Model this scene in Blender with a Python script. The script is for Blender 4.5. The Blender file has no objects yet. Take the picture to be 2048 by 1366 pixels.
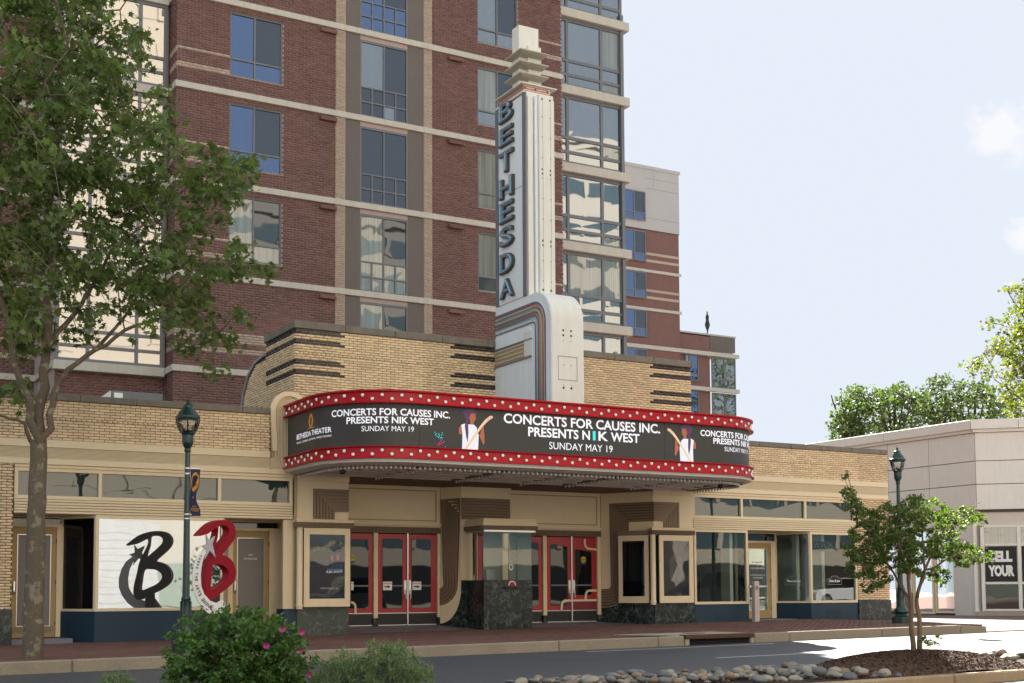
import bpy, bmesh, math, random
import numpy as np
from mathutils import Vector, Matrix
random.seed(7)
rng = np.random.default_rng(7)
scene = bpy.context.scene
COL = scene.collection
# ------------------------------------------------------------------ camera
YAW, PITCH, ROLL = [math.radians(a) for a in (29.51132611, 3.76316502, -0.3130625)]
FPX, CPX, CPY, ZC = 2556.8, 1024.0, 1013.07, 1.2
_F = Vector((math.sin(YAW) * math.cos(PITCH), math.cos(YAW) * math.cos(PITCH), math.sin(PITCH)))
_R0 = Vector((math.cos(YAW), -math.sin(YAW), 0))
_U0 = _R0.cross(_F)
_R = _R0 * math.cos(ROLL) + _U0 * math.sin(ROLL)
_U = _U0 * math.cos(ROLL) - _R0 * math.sin(ROLL)
cam_d = bpy.data.cameras.new("camera")
cam_d.sensor_width = 36
cam_d.lens = FPX * 36 / 2048
cam_d.shift_y = (CPY - 683) / 2048
cam_d.clip_start, cam_d.clip_end = 0.1, 3000
cam = bpy.data.objects.new("camera", cam_d)
COL.objects.link(cam)
cam.matrix_world = Matrix(((_R.x, _U.x, -_F.x, 0), (_R.y, _U.y, -_F.y, 0), (_R.z, _U.z, -_F.z, ZC), (0, 0, 0, 1)))
scene.camera = cam
# ------------------------------------------------------------------ light
SUN_AZ, SUN_EL = math.radians(27), math.radians(38.5)
world = bpy.data.worlds.new("World")
scene.world = world
world.use_nodes = True
wn, wl = world.node_tree.nodes, world.node_tree.links
wn.clear()
w_out = wn.new("ShaderNodeOutputWorld")
w_bg = wn.new("ShaderNodeBackground")
w_sky = wn.new("ShaderNodeTexSky")
w_sky.sky_type = 'NISHITA'
w_sky.sun_disc = False
w_sky.sun_elevation, w_sky.sun_rotation = SUN_EL, SUN_AZ
w_sky.air_density, w_sky.dust_density, w_sky.ozone_density = 1.0, 1.6, 1.2
w_sky.altitude = 100
w_bg.inputs['Strength'].default_value = 0.15
# even summer haze (no part of the sky outshines it) with two small cumulus puffs
veil = wn.new("ShaderNodeMixRGB"); veil.blend_type = 'DARKEN'; veil.inputs[0].default_value = 1
veil.inputs[2].default_value = (1.083, 1.164, 1.306, 1)
wl.new(w_sky.outputs[0], veil.inputs[1])
tc = wn.new("ShaderNodeTexCoord")
nz = wn.new("ShaderNodeTexNoise"); nz.inputs['Scale'].default_value = 55; nz.inputs['Detail'].default_value = 8; nz.inputs['Roughness'].default_value = .6
wl.new(tc.outputs['Generated'], nz.inputs['Vector'])
last = veil.outputs[0]
for (cpx, cpy, rad) in ((2005, 262, .042), (2075, 470, .032), (2500, 120, .09), (-900, 200, .12), (3400, 420, .10)):
    v = _F + _R * ((cpx - CPX) / FPX) - _U * ((cpy - CPY) / FPX); v.normalize()
    ds = wn.new("ShaderNodeVectorMath"); ds.operation = 'DISTANCE'; ds.inputs[1].default_value = v
    wl.new(tc.outputs['Generated'], ds.inputs[0])
    m1 = wn.new("ShaderNodeMath"); m1.operation = 'MULTIPLY_ADD'; m1.inputs[1].default_value = -.75/rad; m1.inputs[2].default_value = .50
    wl.new(ds.outputs['Value'], m1.inputs[0])
    m2 = wn.new("ShaderNodeMath"); m2.operation = 'ADD'; wl.new(m1.outputs[0], m2.inputs[0]); wl.new(nz.outputs['Fac'], m2.inputs[1])
    rp = wn.new("ShaderNodeMapRange"); rp.inputs['From Min'].default_value = .58; rp.inputs['From Max'].default_value = .82; rp.inputs['To Max'].default_value = .8
    wl.new(m2.outputs[0], rp.inputs['Value'])
    mx = wn.new("ShaderNodeMixRGB"); mx.inputs[2].default_value = (1.33, 1.33, 1.35, 1)
    wl.new(rp.outputs[0], mx.inputs[0]); wl.new(last, mx.inputs[1]); last = mx.outputs[0]
wl.new(last, w_bg.inputs['Color']); wl.new(w_bg.outputs[0], w_out.inputs['Surface'])
sd = Vector((math.sin(SUN_AZ) * math.cos(SUN_EL), math.cos(SUN_AZ) * math.cos(SUN_EL), math.sin(SUN_EL)))
sun_l = bpy.data.lights.new("sun", 'SUN')
sun_l.energy, sun_l.angle, sun_l.color = 4.8, math.radians(0.53), (1.0, 0.95, 0.87)
sun = bpy.data.objects.new("sun", sun_l)
sun.rotation_euler = sd.to_track_quat('Z', 'Y').to_euler()
sun.location = sd * 120
COL.objects.link(sun)
scene.view_settings.view_transform = 'Standard'
scene.view_settings.look = 'None'
scene.view_settings.gamma = 1
scene.view_settings.exposure = 2.3
scene.render.engine = 'CYCLES'
scene.cycles.max_bounces = 8
scene.cycles.transparent_max_bounces = 12
scene.cycles.caustics_reflective = False
scene.cycles.caustics_refractive = False

# ------------------------------------------------------------------ helpers
def ray(px, py):
    return _F + _R * ((px - CPX) / FPX) - _U * ((py - CPY) / FPX)
def PY(px, py, Y):          # point on the vertical plane y = Y
    d = ray(px, py); return Vector((0, 0, ZC)) + d * (Y / d.y)
def PX(px, py, X):
    d = ray(px, py); return Vector((0, 0, ZC)) + d * (X / d.x)
def PZ(px, py, Z):
    d = ray(px, py); return Vector((0, 0, ZC)) + d * ((Z - ZC) / d.z)

ORG = {}
class MB:
    def __init__(s): s.v, s.f = [], []
    def add(s, vs, fs):
        n = len(s.v); s.v += [tuple(p) for p in vs]; s.f += [tuple(i + n for i in f) for f in fs]; return s
    def box(s, x0, x1, y0, y1, z0, z1):
        return s.add([(x0,y0,z0),(x1,y0,z0),(x1,y1,z0),(x0,y1,z0),(x0,y0,z1),(x1,y0,z1),(x1,y1,z1),(x0,y1,z1)],
                     [(0,3,2,1),(4,5,6,7),(0,1,5,4),(1,2,6,5),(2,3,7,6),(3,0,4,7)])
    def obox(s, c, ux, uy, hx, hy, z0, z1):   # box oriented in plan
        c, ux, uy = Vector(c), Vector(ux), Vector(uy)
        q = [c - ux*hx - uy*hy, c + ux*hx - uy*hy, c + ux*hx + uy*hy, c - ux*hx + uy*hy]
        return s.prism([(p.x, p.y, z0) for p in q], (0, 0, z1 - z0))
    def prism(s, pts, vec):
        n = len(pts); pts = [Vector(p) for p in pts]; vec = Vector(vec)
        return s.add(pts + [p + vec for p in pts],
                     [tuple(range(n))[::-1], tuple(range(n, 2*n))] + [(i, (i+1) % n, (i+1) % n + n, i + n) for i in range(n)])
    def face(s, *pts): return s.add(pts, [tuple(range(len(pts)))])
    def tube(s, path, rad, n=8, cap=True):
        path = [Vector(p) for p in path]
        if not hasattr(rad, '__len__'): rad = [rad] * len(path)
        rings = []
        up = None
        for i, p in enumerate(path):
            t = (path[min(i+1, len(path)-1)] - path[max(i-1, 0)])
            t = t.normalized() if t.length > 1e-9 else Vector((0, 0, 1))
            if up is None:
                up = Vector((1, 0, 0)) if abs(t.x) < .9 else Vector((0, 1, 0))
            a = (up - t * up.dot(t)).normalized(); up = a; b = t.cross(a)
            rings.append([p + (a * math.cos(2*math.pi*k/n) + b * math.sin(2*math.pi*k/n)) * rad[i] for k in range(n)])
        vs = [q for r in rings for q in r]; fs = []
        for i in range(len(path) - 1):
            for k in range(n):
                fs.append((i*n+k, i*n+(k+1) % n, (i+1)*n+(k+1) % n, (i+1)*n+k))
        if cap: fs += [tuple(range(n))[::-1], tuple(range((len(path)-1)*n, len(path)*n))]
        return s.add(vs, fs)
    def lathe(s, c, prof, n=16):
        vs, fs = [], []
        for r, z in prof:
            for k in range(n):
                a = 2*math.pi*k/n; vs.append((c[0]+r*math.cos(a), c[1]+r*math.sin(a), c[2]+z))
        for i in range(len(prof)-1):
            for k in range(n):
                fs.append((i*n+k, i*n+(k+1) % n, (i+1)*n+(k+1) % n, (i+1)*n+k))
        fs += [tuple(range(n))[::-1], tuple(range((len(prof)-1)*n, len(prof)*n))]
        return s.add(vs, fs)
    def bar_path(s, pts, hw, ht, nrm):
        """square bar following pts; nrm = thickness direction (const), hw half width in plane, ht half thickness"""
        nrm = Vector(nrm); pts = [Vector(p) for p in pts]; vs, fs = [], []
        for i, p in enumerate(pts):
            t = (pts[min(i+1, len(pts)-1)] - pts[max(i-1, 0)]).normalized(); b = t.cross(nrm).normalized()
            k = 1.0
            if 0 < i < len(pts)-1:
                c = (pts[i]-pts[i-1]).normalized().dot(t); k = 1/max(c, .4)
            vs += [p + b*hw*k + nrm*ht, p - b*hw*k + nrm*ht, p - b*hw*k - nrm*ht, p + b*hw*k - nrm*ht]
        for i in range(len(pts)-1):
            for k in range(4): fs.append((i*4+k, i*4+(k+1) % 4, (i+1)*4+(k+1) % 4, (i+1)*4+k))
        fs += [(3,2,1,0), tuple(range(len(vs)-4, len(vs)))]
        return s.add(vs, fs)

def link(o, parent=None):
    COL.objects.link(o)
    if parent is not None: o.parent = parent
    return o
def root_of(o):
    while o.parent: o = o.parent
    return o
def tag(o, label=None, cat=None, group=None, kind=None):
    if label: o['label'] = label
    if cat: o['category'] = cat
    if group: o['group'] = group
    if kind: o['kind'] = kind
    return o
def thing(name, label, cat, loc, group=None):
    o = bpy.data.objects.new(name, None); o.empty_display_size = .2
    o.location = loc; link(o); ORG[o] = Vector(loc); tag(o, label, cat, group); return o
def ob(name, mb, mat, parent=None, smooth=False, kind=None, loc=None, label=None, bevel=0, recalc=True):
    """mb holds WORLD coordinates; the object's origin is its thing's origin (or loc)."""
    me = bpy.data.meshes.new(name)
    if parent is not None:
        off = ORG.get(root_of(parent), Vector((0, 0, 0)))
    elif loc is not None: off = Vector(loc)
    else: off = Vector((0, 0, 0))
    me.from_pydata([(v[0]-off.x, v[1]-off.y, v[2]-off.z) for v in mb.v], [], mb.f)
    if recalc and len(mb.f) > 0:
        bm = bmesh.new(); bm.from_mesh(me); bmesh.ops.recalc_face_normals(bm, faces=bm.faces)
        if bevel:
            bmesh.ops.bevel(bm, geom=[e for e in bm.edges if len(e.link_faces) == 2 and e.calc_face_angle(0) > .6], offset=bevel, segments=1, affect='EDGES', clamp_overlap=True)
        bm.to_mesh(me); bm.free()
    if smooth:
        for p in me.polygons: p.use_smooth = True
    o = bpy.data.objects.new(name, me)
    if mat: me.materials.append(mat)
    if parent is None: o.location = off; ORG[o] = off
    link(o, parent)
    if smooth == 'auto':
        try: me.set_sharp_from_angle(angle=math.radians(35))
        except Exception: pass
    if kind: o['kind'] = kind
    if label: o['label'] = label
    return o
def np_mesh(name, V, k, mat, parent=None, kind=None, off=None):
    """V: (nfaces*k,3) unshared verts, faces of k corners"""
    me = bpy.data.meshes.new(name); nv = len(V)
    if off is None: off = ORG.get(root_of(parent), Vector((0,0,0))) if parent is not None else Vector((0,0,0))
    V = np.asarray(V, np.float32) - np.array(off, np.float32)
    me.vertices.add(nv); me.vertices.foreach_set('co', V.ravel())
    me.loops.add(nv); me.loops.foreach_set('vertex_index', np.arange(nv, dtype=np.int32))
    me.polygons.add(nv // k); me.polygons.foreach_set('loop_start', np.arange(0, nv, k, dtype=np.int32))
    me.update(calc_edges=True)
    o = bpy.data.objects.new(name, me); me.materials.append(mat)
    if parent is None: o.location = off; ORG[o] = Vector(off)
    link(o, parent)
    if kind: o['kind'] = kind
    return o
def np_mesh_idx(name, V, Fq, mat, parent=None, kind=None):
    me = bpy.data.meshes.new(name)
    off = ORG.get(root_of(parent), Vector((0,0,0))) if parent is not None else Vector((0,0,0))
    V = np.asarray(V, np.float32) - np.array(off, np.float32); k = Fq.shape[1]
    me.vertices.add(len(V)); me.vertices.foreach_set('co', V.ravel())
    me.loops.add(Fq.size); me.loops.foreach_set('vertex_index', Fq.astype(np.int32).ravel())
    me.polygons.add(len(Fq)); me.polygons.foreach_set('loop_start', np.arange(0, Fq.size, k, dtype=np.int32))
    me.update(calc_edges=True)
    o = bpy.data.objects.new(name, me); me.materials.append(mat); link(o, parent)
    if parent is None: ORG[o] = Vector((0,0,0))
    if kind: o['kind'] = kind
    return o
def copy_tree(o, parent=None):
    c = o.copy(); COL.objects.link(c)
    if parent is not None: c.parent = parent
    for ch in list(o.children): copy_tree(ch, c)
    return c

# ------------------------------------------------------------------ materials
def _m(name):
    m = bpy.data.materials.new(name); m.use_nodes = True
    n, l = m.node_tree.nodes, m.node_tree.links; n.clear()
    out = n.new("ShaderNodeOutputMaterial"); return m, n, l, out
def _math(n, l, op, a, b=None):
    x = n.new("ShaderNodeMath"); x.operation = op
    for i, v in enumerate((a, b)):
        if v is None: continue
        if hasattr(v, 'is_linked') or hasattr(v, 'links'): l.new(v, x.inputs[i])
        else: x.inputs[i].default_value = v
    return x.outputs[0]
def _noise(n, l, vec, scale, detail=3, rough=.55):
    x = n.new("ShaderNodeTexNoise"); x.inputs['Scale'].default_value = scale
    x.inputs['Detail'].default_value = detail; x.inputs['Roughness'].default_value = rough
    l.new(vec, x.inputs['Vector']); return x.outputs['Fac']
def _rand(n, l):
    g = n.new("ShaderNodeNewGeometry"); oi = n.new("ShaderNodeObjectInfo")
    return _math(n, l, 'FRACT', _math(n, l, 'ADD', g.outputs['Random Per Island'], oi.outputs['Random']))
def M(name, col, rough=.7, metal=0, var=.12, vs=2.0, fine=.06, fs=40, bump=.0, bs=80, rnd=0, hue=0, streak=0, spec=.4, coat=0, emit=0, col2=None, mixs=6, thr=(.45,.6), dirt=0):
    m, n, l, out = _m(name)
    b = n.new("ShaderNodeBsdfPrincipled"); l.new(b.outputs[0], out.inputs[0])
    g = n.new("ShaderNodeNewGeometry"); pos = g.outputs['Position']
    base = None
    if col2 is not None:
        f = _noise(n, l, pos, mixs, 5, .6)
        r = n.new("ShaderNodeValToRGB"); r.color_ramp.elements[0].position, r.color_ramp.elements[1].position = thr
        r.color_ramp.elements[0].color = (*col, 1); r.color_ramp.elements[1].color = (*col2, 1)
        l.new(f, r.inputs[0]); base = r.outputs[0]
    val = _math(n, l, 'MULTIPLY_ADD', _noise(n, l, pos, vs), 2*var); val.node.inputs[2].default_value = 1 - var
    if fine:
        v2 = _math(n, l, 'MULTIPLY_ADD', _noise(n, l, pos, fs, 2), 2*fine); v2.node.inputs[2].default_value = 1 - fine
        val = _math(n, l, 'MULTIPLY', val, v2)
    if streak:
        mp = n.new("ShaderNodeMapping"); mp.inputs['Scale'].default_value = (5, 5, .45); l.new(pos, mp.inputs['Vector'])
        v3 = _math(n, l, 'MULTIPLY_ADD', _noise(n, l, mp.outputs[0], 1.6, 5, .65), 2*streak); v3.node.inputs[2].default_value = 1 - streak
        val = _math(n, l, 'MULTIPLY', val, v3)
    rr = None
    if rnd or hue:
        rr = _rand(n, l)
        v4 = _math(n, l, 'MULTIPLY_ADD', rr, 2*rnd); v4.node.inputs[2].default_value = 1 - rnd
        val = _math(n, l, 'MULTIPLY', val, v4)
    hs = n.new("ShaderNodeHueSaturation")
    if base is not None: l.new(base, hs.inputs['Color'])
    else: hs.inputs['Color'].default_value = (*col, 1)
    l.new(val, hs.inputs['Value'])
    if hue:
        h = _math(n, l, 'MULTIPLY_ADD', _math(n, l, 'FRACT', _math(n, l, 'MULTIPLY', rr, 7.31)), 2*hue); h.node.inputs[2].default_value = .5 - hue
        l.new(h, hs.inputs['Hue'])
    l.new(hs.outputs[0], b.inputs['Base Color'])
    b.inputs['Roughness'].default_value = rough; b.inputs['Metallic'].default_value = metal
    b.inputs['Specular IOR Level'].default_value = spec
    if coat: b.inputs['Coat Weight'].default_value = coat; b.inputs['Coat Roughness'].default_value = .12
    if emit:
        l.new(hs.outputs[0], b.inputs['Emission Color']); b.inputs['Emission Strength'].default_value = emit
    if bump:
        bp = n.new("ShaderNodeBump"); bp.inputs['Strength'].default_value = bump; bp.inputs['Distance'].default_value = .01
        l.new(_noise(n, l, pos, bs, 4), bp.inputs['Height']); l.new(bp.outputs[0], b.inputs['Normal'])
    return m
def GL(name, base=(.02,.025,.03), refl=.35, tint=(.9,.95,1), wav=.02, ws=1.2, var=.0, vert=0, clear=0):
    """window glass: mirror-like sheet over what hangs behind it (base) or see-through (clear)"""
    m, n, l, out = _m(name)
    g = n.new("ShaderNodeNewGeometry")
    gl = n.new("ShaderNodeBsdfGlossy"); gl.inputs['Roughness'].default_value = .015; gl.inputs['Color'].default_value = (*tint, 1)
    bp = n.new("ShaderNodeBump"); bp.inputs['Strength'].default_value = wav; bp.inputs['Distance'].default_value = .1
    l.new(_noise(n, l, g.outputs['Position'], ws, 1), bp.inputs['Height']); l.new(bp.outputs[0], gl.inputs['Normal'])
    if clear:
        d = n.new("ShaderNodeBsdfTransparent"); d.inputs['Color'].default_value = (*base, 1)
    else:
        d = n.new("ShaderNodeBsdfDiffuse"); d.inputs['Color'].default_value = (*base, 1)
        if vert:
            mp = n.new("ShaderNodeMapping"); mp.inputs['Scale'].default_value = (1, 1, .02); l.new(g.outputs['Position'], mp.inputs['Vector'])
            r = n.new("ShaderNodeValToRGB"); r.color_ramp.elements[0].position, r.color_ramp.elements[1].position = .35, .65
            r.color_ramp.elements[0].color = (*[c*(1-vert) for c in base], 1); r.color_ramp.elements[1].color = (*base, 1)
            l.new(_noise(n, l, mp.outputs[0], 14, 2), r.inputs[0]); l.new(r.outputs[0], d.inputs['Color'])
    fr = n.new("ShaderNodeFresnel"); fr.inputs['IOR'].default_value = 1.5
    f = _math(n, l, 'MULTIPLY_ADD', fr.outputs[0], 1 - refl); f.node.inputs[2].default_value = refl
    mixn = n.new("ShaderNodeMixShader"); l.new(f, mixn.inputs[0]); l.new(d.outputs[0], mixn.inputs[1]); l.new(gl.outputs[0], mixn.inputs[2])
    l.new(mixn.outputs[0], out.inputs[0]); return m
def LEAF(name, col, trans=.45, rnd=.35, hue=.03, clump=.35, cs=1.2):
    m, n, l, out = _m(name)
    g = n.new("ShaderNodeNewGeometry"); rr = g.outputs['Random Per Island']
    v = _math(n, l, 'MULTIPLY_ADD', rr, 2*rnd); v.node.inputs[2].default_value = 1 - rnd
    c = _math(n, l, 'MULTIPLY_ADD', _noise(n, l, g.outputs['Position'], cs, 2), 2*clump); c.node.inputs[2].default_value = 1 - clump
    v = _math(n, l, 'MULTIPLY', v, c)
    hs = n.new("ShaderNodeHueSaturation"); hs.inputs['Color'].default_value = (*col, 1); l.new(v, hs.inputs['Value'])
    h = _math(n, l, 'MULTIPLY_ADD', _math(n, l, 'FRACT', _math(n, l, 'MULTIPLY', rr, 5.7)), 2*hue); h.node.inputs[2].default_value = .5 - hue
    l.new(h, hs.inputs['Hue'])
    p = n.new("ShaderNodeBsdfPrincipled"); p.inputs['Roughness'].default_value = .45; p.inputs['Specular IOR Level'].default_value = .35
    l.new(hs.outputs[0], p.inputs['Base Color'])
    t = n.new("ShaderNodeBsdfTranslucent")
    mc = n.new("ShaderNodeMixRGB"); mc.blend_type = 'MULTIPLY'; mc.inputs[0].default_value = 1; mc.inputs[2].default_value = (1.7, 1.9, .6, 1)
    l.new(hs.outputs[0], mc.inputs[1]); l.new(mc.outputs[0], t.inputs['Color'])
    x = n.new("ShaderNodeMixShader"); x.inputs[0].default_value = trans
    l.new(p.outputs[0], x.inputs[1]); l.new(t.outputs[0], x.inputs[2]); l.new(x.outputs[0], out.inputs[0]); return m
def MARBLE(name, c0, c1, scale=2.2):
    m, n, l, out = _m(name)
    b = n.new("ShaderNodeBsdfPrincipled"); l.new(b.outputs[0], out.inputs[0]); b.inputs['Roughness'].default_value = .22; b.inputs['Specular IOR Level'].default_value = .4
    g = n.new("ShaderNodeNewGeometry")
    nn = n.new("ShaderNodeTexNoise"); nn.inputs['Scale'].default_value = 1.7; nn.inputs['Detail'].default_value = 4; l.new(g.outputs['Position'], nn.inputs['Vector'])
    ad = n.new("ShaderNodeVectorMath"); ad.operation = 'MULTIPLY_ADD'; ad.inputs[1].default_value = (1.1, 1.1, 1.1)
    l.new(nn.outputs['Color'], ad.inputs[0]); l.new(g.outputs['Position'], ad.inputs[2])
    acc = None
    for sc, w in ((scale, .012), (scale*2.3, .02)):
        vo = n.new("ShaderNodeTexVoronoi"); vo.feature = 'DISTANCE_TO_EDGE'; vo.inputs['Scale'].default_value = sc; l.new(ad.outputs[0], vo.inputs['Vector'])
        q = n.new("ShaderNodeMapRange"); q.inputs['From Min'].default_value = 0; q.inputs['From Max'].default_value = w*sc; q.inputs['To Min'].default_value = 1; q.inputs['To Max'].default_value = 0
        l.new(vo.outputs['Distance'], q.inputs['Value'])
        k = _math(n, l, 'MULTIPLY', q.outputs[0], _math(n, l, 'SUBTRACT', _noise(n, l, g.outputs['Position'], 3.3, 3), .38))
        k.node.use_clamp = True
        acc = k if acc is None else _math(n, l, 'MAXIMUM', acc, k)
    acc = _math(n, l, 'MULTIPLY', acc, 3.0); acc.node.use_clamp = True
    cl = _math(n, l, 'MULTIPLY', _noise(n, l, g.outputs['Position'], 5, 6, .7), .25)
    acc = _math(n, l, 'ADD', acc, _math(n, l, 'MULTIPLY', cl, cl)); acc.node.use_clamp = True
    mxn = n.new("ShaderNodeMixRGB"); mxn.inputs[1].default_value = (*c0, 1); mxn.inputs[2].default_value = (*c1, 1); l.new(acc, mxn.inputs[0]); l.new(mxn.outputs[0], b.inputs['Base Color'])
    return m
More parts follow.
